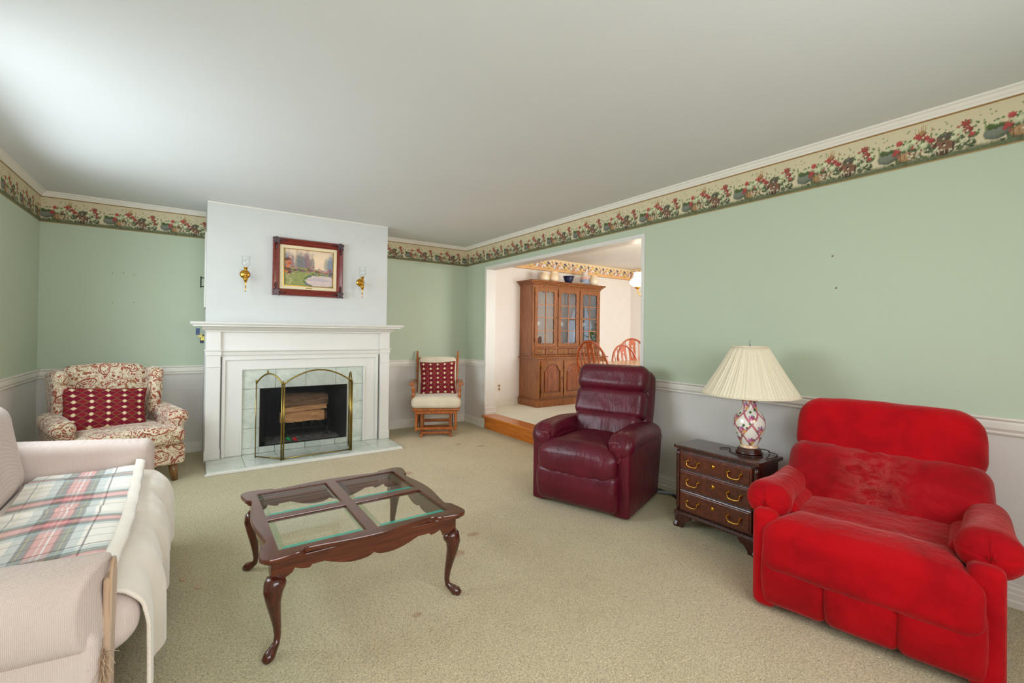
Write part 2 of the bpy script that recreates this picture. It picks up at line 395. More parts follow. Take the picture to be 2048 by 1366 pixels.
def tag(o, label, cat, group=None):
    o['label'] = label; o['category'] = cat
    if group: o['group'] = group
    return o
def struct(o): o['kind'] = 'structure'; return o
def paint(o, cols):
    me = o.data; a = me.color_attributes.new('print', 'FLOAT_COLOR', 'POINT')
    c = np.ones((len(me.vertices), 4), np.float32); c[:, :3] = cols[:, :3]; a.data.foreach_set('color', c.ravel()); return o
def plate(name, outlines, thick, mat, parent, mtx, bevel=.0, res=2):
    """flat board from closed 2-D outlines (holes by even-odd fill), local z = thickness"""
    cu = bpy.data.curves.new(name, 'CURVE'); cu.dimensions = '2D'; cu.fill_mode = 'BOTH'; cu.extrude = max(thick/2-bevel, .0001)
    cu.bevel_depth = bevel; cu.bevel_resolution = 1; cu.offset = -bevel
    for ol in outlines:
        sp = cu.splines.new('POLY'); sp.points.add(len(ol)-1); sp.use_cyclic_u = True
        for p, q in zip(sp.points, ol): p.co = (q[0], q[1], 0, 1)
    t = bpy.data.objects.new('tmp', cu); COL.objects.link(t); dg = bpy.context.evaluated_depsgraph_get()
    me = bpy.data.meshes.new_from_object(t.evaluated_get(dg)); bpy.data.objects.remove(t); bpy.data.curves.remove(cu)
    me.transform(mtx); me.materials.clear(); me.materials.append(M[mat]); me.name = name
    bm = bmesh.new(); bm.from_mesh(me); bmesh.ops.remove_doubles(bm, verts=bm.verts, dist=1e-5); bmesh.ops.recalc_face_normals(bm, faces=bm.faces); bm.to_mesh(me); bm.free()
    for p in me.polygons: p.use_smooth = False
    o = bpy.data.objects.new(name, me); COL.objects.link(o); o.parent = parent; return o
def mat_xz(x, y, z): # plate standing upright: 2-D x->x, 2-D y->z, thickness -> y
    return Matrix.Translation((x, y, z)) @ Matrix.Rotation(PI/2, 4, 'X')
def vnoise(p, seed=0, f=1.0):
    r = np.random.RandomState(seed); o = np.zeros(len(p))
    for k in range(5):
        d = r.randn(3); d /= np.linalg.norm(d); ph = r.rand()*6.28; o += np.sin(p @ d*f*(1+.6*k)*6.28+ph)/(1+.5*k)
    return o/2.5
def copy_tree(o, parent=None):
    c = o.copy(); COL.objects.link(c)
    if parent: c.parent = parent
    for ch in list(o.children): copy_tree(ch, c)
    return c
def moulding(name, prof, p0, p1, nrm, mat='trim', parent=None):
    """profile (out, z) swept from p0 to p1 along a wall with inward normal nrm"""
    m = MB(); n = len(prof); vs = []
    for p in (p0, p1):
        for o_, z in prof: vs.append((p[0]+nrm[0]*o_, p[1]+nrm[1]*o_, z))
    fs = [tuple(range(n)), tuple(range(2*n-1, n-1, -1))]+[(i, i+n, (i+1) % n+n, (i+1) % n) for i in range(n)]
    m.add(vs, fs); return obj(name, m, mat, parent, False)

def smooth(pts, n=6):
    P = [Vector(p) for p in pts]; P = [P[0]*2-P[1]]+P+[P[-1]*2-P[-2]]; out = []
    for i in range(1, len(P)-2):
        a, b, c, d = P[i-1:i+3]
        for k in range(n):
            t = k/n; out.append(.5*((2*b)+(c-a)*t+(2*a-5*b+4*c-d)*t*t+(3*b-a-3*c+d)*t**3))
    out.append(P[-2]); return out

# ------------------------------------------------------------------ the room
W = 4.265; YR = -6.5; CX0, CX1, CY = -3.059, -1.341, -.548
OY0, OY1, OZ = -3.085, -.545, 2.085; DX, DZ = 3.47, .17; T = .13; DY = -4.4
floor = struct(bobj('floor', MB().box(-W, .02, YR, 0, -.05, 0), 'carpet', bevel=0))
struct(bobj('floor_dining', MB().box(T+.03, DX, DY, 0, .1, DZ), 'carpet_dining_lit', bevel=0))
struct(bobj('ceiling', MB().box(-W-.1, .02, YR-.1, .1, H, H+.06), 'ceiling', bevel=0))
struct(bobj('ceiling_dining', MB().box(.02, DX+.1, DY-.1, .1, H, H+.06), 'ceiling_dining', bevel=0))
wall_back = struct(bobj('wall_back', MB().box(-W-.1, 0, 0, .1, -.05, H), 'wall', bevel=0))
poly = [(.1, -.05), (OY1, -.05), (OY1, OZ), (OY0, OZ), (OY0, -.05), (YR-.1, -.05), (YR-.1, H), (.1, H)]
def two_face_wall():
    k = NT('wall_painted_green_and_cream', .75, .25); p = k.pos(); s_ = k.sep(p)
    g = k.mix(k.math('GREATER_THAN', s_[2], .79), WAIN, k.mix(k.noise(p, 1.3, 3), tuple(x*.97 for x in GREEN[:3])+(1,), GREEN))
    k.color(k.mix(k.math('GREATER_THAN', s_[0], .002), g, srgb(240, 233, 226))); k.bump(k.noise(p, 140, 2), .08, .002); return k.m
wall_right = struct(obj('wall_right', MB().prism(poly, 0, T, 'x'), two_face_wall(), None, False))
def holed_wall(name, y0, y1, z0, z1, hy0, hy1, hz0, hz1, a, b, axis, mat):
    o1 = [(y0, z0), (y1, z0), (y1, z1), (y0, z1)]; o2 = [(hy0, hz0), (hy1, hz0), (hy1, hz1), (hy0, hz1)]
    if axis == 'x': mt = Matrix(((0, 0, 1, (a+b)/2), (1, 0, 0, 0), (0, 1, 0, 0), (0, 0, 0, 1)))
    else: mt = mat_xz(0, (a+b)/2, 0)
    return struct(plate(name, [o1, o2], abs(b-a), mat, None, mt))
holed_wall('wall_left', YR-.1, .1, -.05, H, -3.15, -1.15, .95, 2.15, -W-.12, -W, 'x', 'wall')
holed_wall('wall_rear', -W-.1, .0, -.05, H, -3.85, -1.15, .9, 2.15, YR-.12, YR, 'y', 'wall')
struct(bobj('wall_dining_back', MB().box(T, DX+.1, 0, .1, .1, H), 'wall_cream', bevel=0))
holed_wall('wall_dining_side', DY-.1, 0, .1, H, -2.5, -1.4, 1.0, 2.1, DX, DX+.12, 'x', 'wall_cream')
holed_wall('wall_dining_rear', T, DX+.1, .1, H, 1.2, 2.6, 1.0, 2.1, DY-.12, DY, 'y', 'wall_cream')
chimney = struct(obj('wall_chimney', MB().add(*(lambda m: (m.v, m.f))(MB().prism([(CX0, -.002), (CX0, CY), (CX1, CY), (CX1, -.002)], 1.28, H, 'z'))), 'wall_white', None, False))
# chimney lower body around the firebox
struct(obj('wall_chimney_base', MB().prism([(CX0, 0), (-2.605, 0), (-2.605, .665), (-1.770, .665), (-1.770, 0), (CX1, 0), (CX1, 1.28), (CX0, 1.28)], CY+.012, -.002, 'y'), 'wall_white', None, False))
# crown, chair rail, baseboard
CROWN = [(0, H-.045), (.012, H-.045), (.016, H-.036), (.024, H-.028), (.03, H-.016), (.04, H-.01), (.042, H-.001), (0, H-.001)]
RAIL = [(0, .792), (.010, .792), (.014, .800), (.012, .808), (.02, .822), (.02, .848), (.014, .856), (.026, .866), (.026, .876), (0, .876)]
BASE = [(0, 0), (.022, 0), (.022, .028), (.016, .034), (.016, .06), (.012, .066), (.012, .082), (.006, .092), (.006, .104), (0, .106)]
def wall_trim(side, segs_crown, segs_rail, segs_base):
    i = 0
    for nm, pf, segs in (('trim_crown_', CROWN, segs_crown), ('trim_rail_', RAIL, segs_rail), ('baseboard_', BASE, segs_base)):
        for (p0, p1, n) in segs: struct(moulding(nm+side, pf, p0, p1, n))
b1 = ((-W, 0), (CX0, 0), (0, -1)); b2 = ((CX1, 0), (0, 0), (0, -1))
wall_trim('back', [b1, b2], [b1, b2], [b1, b2])
wall_trim('left', [((-W, 0), (-W, YR), (1, 0))], [((-W, 0), (-W, YR), (1, 0))], [((-W, 0), (-W, YR), (1, 0))])
wall_trim('right', [((0, 0), (0, YR), (-1, 0))], [((0, 0), (0, OY1+.0), (-1, 0)), ((0, OY0), (0, YR), (-1, 0))], [((0, 0), (0, OY1-.0), (-1, 0)), ((0, OY0), (0, YR), (-1, 0))])
struct(moulding('trim_chimney', [(0, H-.012), (.008, H-.012), (.008, H-.001), (0, H-.001)], (CX0, CY), (CX1, CY), (0, -1), 'trim'))
DBASE = [(a, z+DZ) for a, z in BASE]
struct(moulding('baseboard_dining', DBASE, (T, 0), (DX, 0), (0, -1)))
struct(moulding('trim_dining_border', [(0, 2.238), (.004, 2.238), (.004, 2.244), (0, 2.244)], (T, 0), (DX, 0), (0, -1), 'leg_gold'))
# cased opening between the rooms
cas = [(OY1+.022, DZ), (OY1, DZ), (OY1, OZ), (OY0, OZ), (OY0, DZ), (OY0-.022, DZ), (OY0-.022, OZ+.024), (OY1+.022, OZ+.024)]
struct(obj('trim_opening', MB().prism(cas, -.014, 0, 'x'), 'trim_white', None, False))
jm = [(OY1+.0, DZ), (OY1-.012, DZ), (OY1-.012, OZ-.012), (OY0+.012, OZ-.012), (OY0+.012, DZ), (OY0, DZ), (OY0, OZ), (OY1, OZ)]
struct(obj('trim_jamb', MB().prism(jm, -.01, T+.005, 'x'), 'trim_white', None, False))
struct(moulding('baseboard_jamb', [(0, DZ), (.014, DZ), (.014, DZ+.03), (.009, DZ+.04), (.009, DZ+.085), (0, DZ+.095)], (-.012, OY1-.012), (T+.03, OY1-.012), (0, -1), 'trim_white'))
step = thing('wooden_step', 'golden oak step up into the dining room under the cased opening', 'step')
bobj('tread', MB().box(-.055, T+.03, OY0+.0, OY1-.005, .142, .171), 'oak', step, .008)
bobj('riser', MB().box(-.025, .0, OY0+.02, OY1-.03, .002, .141), 'oak', step, .002)
bobj('cove', MB().box(-.035, -.025, OY0+.02, OY1-.03, .126, .142), 'oak', step, .003)
# windows the daylight comes through
def window(n, axis, a, u0, u1, z0, z1, sgn, curtain=False):
    r = bpy.data.objects.new('window_%d' % n, None); COL.objects.link(r); struct(r); t = .05
    def bx(nm, ua, ub, za, zb, d0, d1, mt):
        lo, hi = sorted((a+sgn*d0, a+sgn*d1))
        return bobj(nm, MB().box(lo, hi, ua, ub, za, zb) if axis == 'x' else MB().box(ua, ub, lo, hi, za, zb), mt, r)
    bx('stile', u0, u0+t, z0, z1, -.1, .02, 'trim_white'); bx('stile', u1-t, u1, z0, z1, -.1, .02, 'trim_white')
    bx('rail', u0, u1, z1-t, z1, -.1, .02, 'trim_white'); bx('sill', u0, u1, z0, z0+t, -.1, .05, 'trim_white')
    bx('mullion', (u0+u1)/2-.02, (u0+u1)/2+.02, z0+t, z1-t, -.07, -.03, 'trim_white')
    bx('meeting_rail', u0+t, u1-t, (z0+z1)/2-.02, (z0+z1)/2+.02, -.07, -.03, 'trim_white')
    bx('pane', u0+t, u1-t, z0+t, z1-t, -.055, -.05, 'glass_window')
window(1, 'x', -W, -3.15, -1.15, .95, 2.15, 1)
window(2, 'y', YR, -3.85, -1.15, .9, 2.15, 1)  # unseen window, added as the opening for the rear fill light
window(3, 'x', DX, -2.5, -1.4, 1.0, 2.1, -1)
window(4, 'y', DY, 1.2, 2.6, 1.0, 2.1, 1)
struct(bobj('ground', MB().box(-14, 16, -16, 10, -.5, -.3), 'grass', bevel=0))

# ------------------------------------------------------------------ prints on the walls
def rgb(*c): return np.array(srgb(*c)[:3])
def painter(nx, ny, w_, h_, bg):
    X, Y = np.meshgrid(np.linspace(0, w_, nx), np.linspace(0, h_, ny), indexing='ij'); A = np.tile(bg, (nx, ny, 1)).astype(float); return X, Y, A
def sm(n, r, seed):
    R = np.random.RandomState(seed).rand(*n); k = r
    for ax in (0, 1):
        R = sum(np.roll(R, s_, ax) for s_ in range(-k, k+1))/(2*k+1)
    R = (R-R.min())/(R.max()-R.min()); return R
def border_repeat(px=.004, w_=.50, h_=.235, seed=3):
    nx, ny = int(w_/px), int(h_/px)+1; X, Y, A = painter(nx, ny, w_, h_, rgb(206, 194, 164)); rs = np.random.RandomState(seed)
    n1 = sm((nx, ny), 3, 5)[..., None]; n2 = sm((nx, ny), 1, 6)[..., None]
    A = A*(1-.35*n1)+rgb(226, 204, 160)*.35*n1
    g = np.clip((.045-Y)/.02+n2[..., 0]-.5, 0, 1)[..., None]; A = A*(1-g)+(rgb(96, 100, 72)*(.7+.8*n2))*g
    def blob(cx, cy, rx, ry, c, petals=0, ph=0, shade=.45):
        dx = ((X-cx+w_/2) % w_)-w_/2; dy = Y-cy; th = np.arctan2(dy, dx); q = 1+(.22*np.cos(petals*th+ph) if petals else 0)
        d = np.sqrt((dx/rx)**2+(dy/ry)**2)/q; m = (np.clip((1.05-d)/.15, 0, 1))[..., None]
        s_ = (1+shade*(dy/ry*.35-dx/rx*.2)-.35*np.clip(d, 0, 1)**3)[..., None]*(.85+.3*n2)
        A[:] = A*(1-m)+np.clip(c*s_, 0, 1)*m
    def box_(x0, x1, y0, y1, c):
        dx = (X-x0) % w_; m = ((dx < (x1-x0)) & (Y > y0) & (Y < y1))[..., None]; A[:] = np.where(m, c*(.75+.5*n2), A)
    # misty fence posts and twigs
    for i in range(14):
        x = rs.rand()*w_; hh = .09+rs.rand()*.09; box_(x, x+.004, .05, hh, rgb(142, 148, 104))
    for i in range(150): blob(.08+rs.rand()*.40, .03+rs.rand()*.105*(.5+.5*rs.rand()), .010, .008, rgb(96, 106, 74)*(.5+rs.rand()*.9), 3, rs.rand()*6)
    for i in range(30): blob(rs.rand()*w_, .09+rs.rand()*.06, .007, .006, rgb(104, 132, 76)*(.7+rs.rand()*.6))
    # stone trough
    blob(.055, .075, .052, .034, rgb(120, 124, 110), shade=.7); blob(.05, .108, .045, .014, rgb(84, 100, 60), 5)
    # basket
    blob(.155, .058, .045, .026, rgb(170, 134, 96), shade=.6)
    for i in range(4): blob(.125+.022*i, .06, .002, .03, rgb(110, 74, 44))
    # bird house with roof
    blob(.335, .07, .052, .05, rgb(92, 70, 52))
    box_(.30, .375, .045, .105, rgb(126, 92, 72))
    for i in range(12):
        t = i/11; box_(.285+.05*t, .285+.05*t+.006+.0, .105+.03*t, .112+.03*t, rgb(82, 74, 62)); box_(.39-.05*t, .396-.05*t, .105+.03*t, .112+.03*t, rgb(70, 64, 54))
    blob(.337, .115, .035, .018, rgb(96, 90, 76)); blob(.337, .078, .008, .008, rgb(40, 30, 26))
    for i in range(6): box_(.27+.022*i, .274+.022*i, .03, .055, rgb(184, 174, 150))
    for i in range(26): blob(.10+rs.rand()*.36, .035+rs.rand()*.04, .006, .006, rgb(206, 200, 170))
    red = rgb(164, 70, 66)
    for cx, cy, r_ in ((.105, .10, .022), (.12, .142, .02), (.215, .15, .026), (.235, .165, .02), (.255, .135, .018), (.275, .115, .02), (.185, .10, .012), (.435, .16, .024), (.445, .125, .022), (.46, .10, .016), (.40, .15, .010), (.09, .085, .012)): blob(cx, cy, r_*.92, r_*.78, red*(.8+rs.rand()*.45), 7, rs.rand()*6)
    wht = rgb(206, 206, 166)
    for cx, cy, r_ in ((.15, .115, .030), (.195, .13, .022), (.24, .10, .022), (.225, .075, .016), (.40, .125, .026), (.38, .10, .018), (.30, .06, .012), (.42, .07, .014), (.06, .125, .016)): blob(cx, cy, r_*.9, r_*.76, wht*(.85+rs.rand()*.2), 6, rs.rand()*6)
    for i in range(46): blob(.06+rs.rand()*.42, .05+rs.rand()*.09, .0065, .006, [rgb(110, 126, 84), rgb(204, 204, 170), rgb(150, 84, 80)][i % 3]*(.7+.5*rs.rand()), 4, rs.rand()*6)
    for i in range(22): blob(rs.rand()*w_, .15+rs.rand()*.05, .0045, .004, rgb(112, 140, 96))
    for i in range(8): blob(.2+rs.rand()*.08, .165+rs.rand()*.035, .003, .014, rgb(176, 142, 88))
    A[(Y > h_-.009)] = rgb(150, 108, 52); A[(Y < .005)] = rgb(168, 134, 84)
    return np.clip(A, 0, 1)
def fruit_repeat(px=.005, w_=.36, h_=.19, seed=8):
    nx, ny = int(w_/px), int(h_/px)+1; X, Y, A = painter(nx, ny, w_, h_, rgb(244, 220, 176)); rs = np.random.RandomState(seed); n2 = sm((nx, ny), 1, 6)[..., None]
    def blob(cx, cy, rx, ry, c):
        dx = ((X-cx+w_/2) % w_)-w_/2; dy = Y-cy; d = np.sqrt((dx/rx)**2+(dy/ry)**2); m = np.clip((1.05-d)/.2, 0, 1)[..., None]
        A[:] = A*(1-m)+np.clip(c*(1.05-.25*d[..., None].clip(0, 1))*(.9+.2*n2), 0, 1)*m
    g = (Y < .045)[..., None]; A = np.where(g, rgb(240, 190, 130), A)
    cols = [rgb(250, 214, 120), rgb(240, 170, 120), rgb(78, 86, 120), rgb(250, 246, 240), rgb(214, 180, 120), rgb(232, 150, 110), rgb(150, 140, 120), rgb(180, 150, 160)]
    for i in range(110):
        y = .04+abs(rs.randn())*.05; blob(rs.rand()*w_, min(y, .15), .008+rs.rand()*.012, .006+rs.rand()*.010, cols[rs.randint(8)])
    for cx, cy, c in ((.05, .07, 3), (.12, .06, 5), (.2, .08, 3), (.28, .13, 2), (.30, .07, 0), (.09, .13, 2), (.22, .12, 0)): blob(cx, cy, .024, .02, cols[c])
    A[(Y > h_-.005)] = rgb(150, 120, 80)
    return np.clip(A, 0, 1)
def strip(name, rep, p0, p1, z0, z1, off, px, phase=0.0, parent=None, rw=.5):
    """printed paper strip from p0 to p1, colours from a repeating pattern"""
    p0 = np.array(p0, float); p1 = np.array(p1, float); L_ = np.linalg.norm(p1-p0); d = (p1-p0)/L_
    nu = int(L_/px)+1; nv = rep.shape[1]; u = np.linspace(0, L_, nu); z = np.linspace(z0, z1, nv)
    P = np.zeros((nu, nv, 3)); P[..., 0] = (p0[0]+d[0]*u+off[0])[:, None]; P[..., 1] = (p0[1]+d[1]*u+off[1])[:, None]; P[..., 2] = z[None]
    col = rep[(((u+phase) % rw)/rw*rep.shape[0]).astype(int) % rep.shape[0]]
    o = obj(name, MB().grid(P), 'border', parent, False); paint(o, col.reshape(-1, 3)); return struct(o)
REP = border_repeat(); BZ0, BZ1 = 2.170, 2.398
e_ = .0025
strip('trim_border_back', REP, (-W, 0), (CX0, 0), BZ0, BZ1, (0, -e_), .0035, .01, None, .42)
strip('trim_border_back', REP, (CX1, 0), (0, 0), BZ0, BZ1, (0, -e_), .0035, .0, None, .42)
strip('trim_border_right', REP, (0, 0), (0, YR), BZ0, BZ1, (-e_, 0), .0035, .325, None, .42)
strip('trim_border_left', REP, (-W, -2.6), (-W, 0), BZ0, BZ1, (e_, 0), .0035, .1, None, .42)
FR = fruit_repeat()
strip('trim_border_dining', FR, (T, 0), (DX, 0), 2.244, 2.438, (0, -e_), .006, 0, None, .36)
strip('trim_border_dining', FR, (DX, 0), (DX, DY), 2.244, 2.438, (-e_, 0), .006, 0, None, .36)
for wl, pts in ((wall_back, [(-3.78, 1.76), (-3.70, 1.765), (-3.62, 1.757), (-3.775, 1.48), (-3.62, 1.49), (-.52, 1.79)]),):
    for x, z in pts: obj('nail_hole', MB().lathe([(.001, -.001), (.004, 0), (.001, .001)], (x, -.001, z), 8, 'y'), 'slot', wl)
for y, z in ((-4.50, 1.735), (-4.52, 1.54)): obj('nail_hole', MB().lathe([(.001, -.001), (.005, 0), (.001, .001)], (-.001, y, z), 8, 'x'), 'slot', wall_right)

# ------------------------------------------------------------------ fireplace
fp = thing('fireplace', 'white painted fireplace mantel around sage marbled tiles and a black firebox', 'fireplace', (-2.2, CY, 0))
FX = -2.2
def fpart(name, mb, mat, bevel=.0015, smooth=False):
    mb.v = [(x-FX, y-CY, z) for x, y, z in mb.v]; return obj(name, mb, mat, fp, smooth, bevel)
# hearth slab and tiles
fpart('hearth_base', MB().box(-3.045, -1.325, -1.02, CY+.01, .001, .027), 'trim_white', .003)
fpart('hearth_moulding', MB().box(-3.058, -1.313, -1.032, -1.02, .001, .022), 'trim_white', .004)
hx = [-3.045, -2.757, -2.469, -2.188, -1.891, -1.608, -1.325]
for i in range(6): fpart('hearth_tile', MB().box(hx[i]+.002, hx[i+1]-.002, -1.016, -.56, .027, .0345+random.random()*.001), 'tile', .001)
# wall tiles around the firebox
fpart('grout_bed', MB().prism([(-2.757, .03), (-2.605, .03), (-2.605, .668), (-1.77, .668), (-1.77, .03), (-1.60, .03), (-1.60, .86), (-2.757, .86)], CY-.004, CY+.006, 'y'), 'grout', 0)
xs = [-2.757, -2.469, -2.188, -1.891, -1.603]; t_ = .002
for i in range(4): fpart('wall_tile', MB().box(xs[i]+t_, xs[i+1]-t_, CY-.009, CY-.003, .668+t_, .858), 'tile', .001)
zs = [.036, .092, .284, .474, .666]
for a, b in ((-2.757, -2.607), (-1.768, -1.603)):
    for i in range(4): fpart('wall_tile', MB().box(a+t_, b-t_, CY-.009, CY-.003, zs[i]+t_, zs[i+1]-t_), 'tile', .001)
for a, b in ((-2.607, -2.469), (-2.469, -2.188), (-2.188, -1.891), (-1.891, -1.768)): fpart('wall_tile', MB().box(a+t_, b-t_, CY-.009, CY+.02, .036, .094), 'tile', .001)
# firebox (open front shell)
fb = MB(); X0, X1, Y0_, Y1_, Z0_, Z1_ = -2.605, -1.77, CY+.004, -.10, .094, .665
xi0, xi1 = X0+.12, X1-.12
fb.add([(X0, Y0_, Z0_), (X1, Y0_, Z0_), (xi1, Y1_, Z0_), (xi0, Y1_, Z0_), (X0, Y0_, Z1_), (X1, Y0_, Z1_), (xi1, Y1_, Z1_), (xi0, Y1_, Z1_)],
       [(0, 1, 2, 3), (4, 7, 6, 5), (0, 3, 7, 4), (3, 2, 6, 7), (2, 1, 5, 6)])
fpart('firebox', fb, 'soot', 0)
am = MB(); R_ = np.random.RandomState(2); n = 40
P = np.zeros((n, 16, 3)); xx = np.linspace(X0+.06, X1-.06, n); yy = np.linspace(CY+.03, Y1_-.02, 16)
P[..., 0] = xx[:, None]; P[..., 1] = yy[None]; P[..., 2] = .097+.035*R_.rand(n, 16)*np.sin(np.linspace(.1, 3.0, 16))[None]
a_ = fpart('ash_bed', am.grid(P), 'ash', 0, True); a_['kind'] = 'stuff'
# mantel woodwork (flat faces, stepped)
yb = CY+.008
fpart('inner_frame', MB().prism([(-2.915, .036), (-2.757, .036), (-2.757, .858), (-1.603, .858), (-1.603, .036), (-1.455, .036), (-1.455, .965), (-2.915, .965)], CY-.018, yb, 'y'), 'trim_white', .003)
fpart('inner_bead', MB().prism([(-2.775, .036), (-2.757, .036), (-2.757, .857), (-1.603, .857), (-1.603, .036), (-1.585, .036), (-1.585, .875), (-2.775, .875)], CY-.028, CY-.018, 'y'), 'trim_white', .003)
fpart('outer_bead', MB().prism([(-2.925, .036), (-2.897, .036), (-2.897, .952), (-1.469, .952), (-1.469, .036), (-1.441, .036), (-1.441, .985), (-2.925, .985)], CY-.035, CY-.017, 'y'), 'trim_white', .004)
fpart('frieze_panel', MB().box(-2.95, -1.41, CY-.030, yb, .985, 1.235), 'trim_white', .002)
fpart('frieze_moulding', MB().prism([(CY-.062, 1.052), (CY-.062, 1.042), (CY-.05, 1.03), (CY-.044, 1.0), (CY-.03, 1.0), (CY-.03, 1.052)], -2.945, -1.415, 'x'), 'trim_white', .001)
for x0, x1 in ((-3.052, -2.938), (-1.425, -1.320)):
    fpart('pilaster', MB().box(x0, x1, CY-.055, yb+.0, .036, 1.225), 'trim_white', .003)
    fpart('plinth', MB().box(x0-.006, x1+.006, CY-.063, CY-.055, .036, .13), 'trim_white', .003)
    fpart('capital', MB().box(x0-.006, x1+.006, CY-.063, CY-.055, 1.0, 1.05), 'trim_white', .004)
    fpart('capital_lip', MB().box(x0-.016, x1+.014, CY-.075, CY-.055, 1.044, 1.056), 'trim_white', .004)
    fpart('collar', MB().box(x0-.004, x1+.004, CY-.062, CY-.055, .893, .903), 'trim_white', .002)
def ring(x0, x1, yf, z0, z1): return MB().box(x0, x1, yf, yb, z0, z1)
fpart('bed_moulding', ring(-3.062, -1.31, CY-.068, 1.222, 1.236), 'trim_white', .004)
fpart('cornice', MB().prism([(CY-.07, 1.236), (CY-.085, 1.243), (CY-.105, 1.262), (CY-.12, 1.272), (yb, 1.272), (yb, 1.236)], -3.085, -1.29, 'x'), 'trim_white', .002)
fpart('shelf_lip', ring(-3.155, -1.235, CY-.168, 1.272, 1.284), 'trim_white', .003)
fpart('mantel_shelf', MB().prism([(CY-.172, 1.284), (CY-.185, 1.298), (CY-.188, 1.312), (yb+.0, 1.312), (yb, 1.284)], -3.175, -1.205, 'x'), 'trim_white', .002)
# grate, logs
gr = thing('fire_grate', 'black iron fire grate inside the firebox under the logs', 'grate', (-2.14, -.31, .1))
for i in range(6): obj('bar', MB().tube([(-.22+.088*i, -.13, .19), (-.22+.088*i, -.12, .12), (-.22+.088*i, .1, .12), (-.22+.088*i, .13, .2)], .006, 6), 'iron', gr)
for y in (-.1, .08): obj('rail', MB().tube([(-.26, y, .11), (.26, y, .11)], .008, 6), 'iron', gr)
for x in (-.2, .2):
    for y in (-.1, .08): obj('leg', MB().tube([(x, y, .11), (x, y, .0)], .008, 6), 'iron', gr)
def log(name, p0, p1, prof, mat, label, roll=0):
    a, b = Vector(p0), Vector(p1); t = (b-a).normalized(); s1 = t.cross(Vector((0, 0, 1))).normalized(); s2 = s1.cross(t)
    rs = np.random.RandomState(int(abs(p0[0]*991+p0[2]*337)*100) % 999); m = MB(); vs = []; n_ = len(prof); K = 9
    for k in range(K):
        c = a.lerp(b, k/(K-1))
        for q in prof:
            j = 1+.05*rs.randn(); x_ = q[0]*math.cos(roll)-q[1]*math.sin(roll); y_ = q[0]*math.sin(roll)+q[1]*math.cos(roll)
            vs.append(tuple(c+s1*x_*j+s2*y_*j))
    fs = [(i*n_+k, i*n_+(k+1) % n_, (i+1)*n_+(k+1) % n_, (i+1)*n_+k) for i in range(K-1) for k in range(n_)]+[tuple(range(n_)), tuple((K-1)*n_+k for k in range(n_))]
    o = obj(name, m.add(vs, fs), mat, None, 'auto'); return tag(o, label, 'log')
rnd = [(math.cos(a)*.062, math.sin(a)*.058) for a in np.linspace(0, PI, 8)]+[(-.02, -.05), (.03, -.045)]
log('fire_log', (-2.40, -.37, .335), (-1.975, -.40, .335), [(-.055, -.055), (.05, -.05), (.055, .035), (.02, .055), (-.05, .04)], 'log', 'pale split log with flat face at the front of the stack in the firebox')
log('fire_log', (-2.39, -.24, .32), (-1.915, -.26, .315), [(-.05, -.05), (.05, -.05), (.05, .03), (-.04, .04)], 'bark', 'short brown log behind the pale log, low in the firebox')
log('fire_log', (-2.36, -.30, .49), (-1.92, -.28, .475), [(math.cos(a)*.075, math.sin(a)*.085) for a in np.linspace(-.6, PI+.2, 9)]+[(-.03, -.055)], 'bark', 'large rough brown log lying on top of the stack in the firebox')
log('fire_log', (-2.38, -.36, .405), (-1.945, -.36, .42), [(-.05, -.022), (.05, -.018), (.03, .022), (-.03, .03)], 'log', 'thin pale splinter log wedged between the top log and front log')
for nm, c, pos, lab in (('wrapper_scrap', srgb(16, 150, 70), (-2.33, -.47, .125), 'green scrap of wrapper lying in the fireplace ash'), ('wrapper_scrap', srgb(200, 30, 26), (-2.27, -.48, .118), 'red scrap of wrapper lying in the fireplace ash')):
    q = MB().grid(np.array([[(x*.018+.004*math.sin(y*2), y*.012, .008*math.sin(x*2.1+y)) for y in range(-2, 3)] for x in range(-1, 2)], float))
    o = obj(nm, q, plain(nm+'_mat', c, .5)); o.location = pos; o.rotation_euler = (.5, .2, .3); sf = o.modifiers.new('t', 'SOLIDIFY'); sf.thickness = .0015; tag(o, lab, 'litter')
# folding fire screen
sr = thing('fire_screen', 'folding brass fire screen with arched mesh panels standing on the hearth', 'fire screen', (0, 0, 0))
def arch(a, b, z0, zs_, ztop, nm='arch_rail', n=15):
    a, b = Vector(a), Vector(b)
    return [(a.x+(b.x-a.x)*t, a.y+(b.y-a.y)*t, zs_+(ztop-zs_)*math.sin(PI*t)**.85) for t in np.linspace(0, 1, n)]
def panel(a, b, z0, zs_, ztop):
    pts = arch(a, b, z0, zs_, ztop)
    obj('arch_rail', MB().tube(pts, .0075, 8), 'brass_old', sr)
    obj('bottom_rail', MB().tube([(a[0], a[1], z0+.012), (b[0], b[1], z0+.012)], .006, 6), 'brass_old', sr)
    top = [p for p in pts]; poly = [(a[0], a[1], z0+.012)]+[(b[0], b[1], z0+.012)]+top[::-1]
    obj('mesh_panel', MB().add(poly, [tuple(range(len(poly)))]), 'mesh', sr, False)
A_, B_, C_, D_ = (-2.655, -.725), (-2.458, -.945), (-1.828, -.925), (-1.79, -.70)
z0 = .036
panel(A_, B_, z0, .735, .835); panel(B_, C_, z0, .735, .865); panel(C_, D_, z0, .735, .82)
for p in ((A_[0], A_[1]), (B_[0]-.008, B_[1]), (B_[0]+.010, B_[1]), (C_[0]-.008, C_[1]), (C_[0]+.008, C_[1]+.006), D_):
    obj('post', MB().cyl((p[0], p[1], z0), (p[0], p[1], .74), .0075 if p != A_ else .005, None, 10), 'brass_old', sr)
for p in (A_, B_, C_, D_): obj('finial', MB().lathe([(.002, 0), (.008, .004), (.005, .009), (.010, .018), (.007, .027), (.001, .03)], (p[0], p[1], .74), 10), 'brass_old', sr)
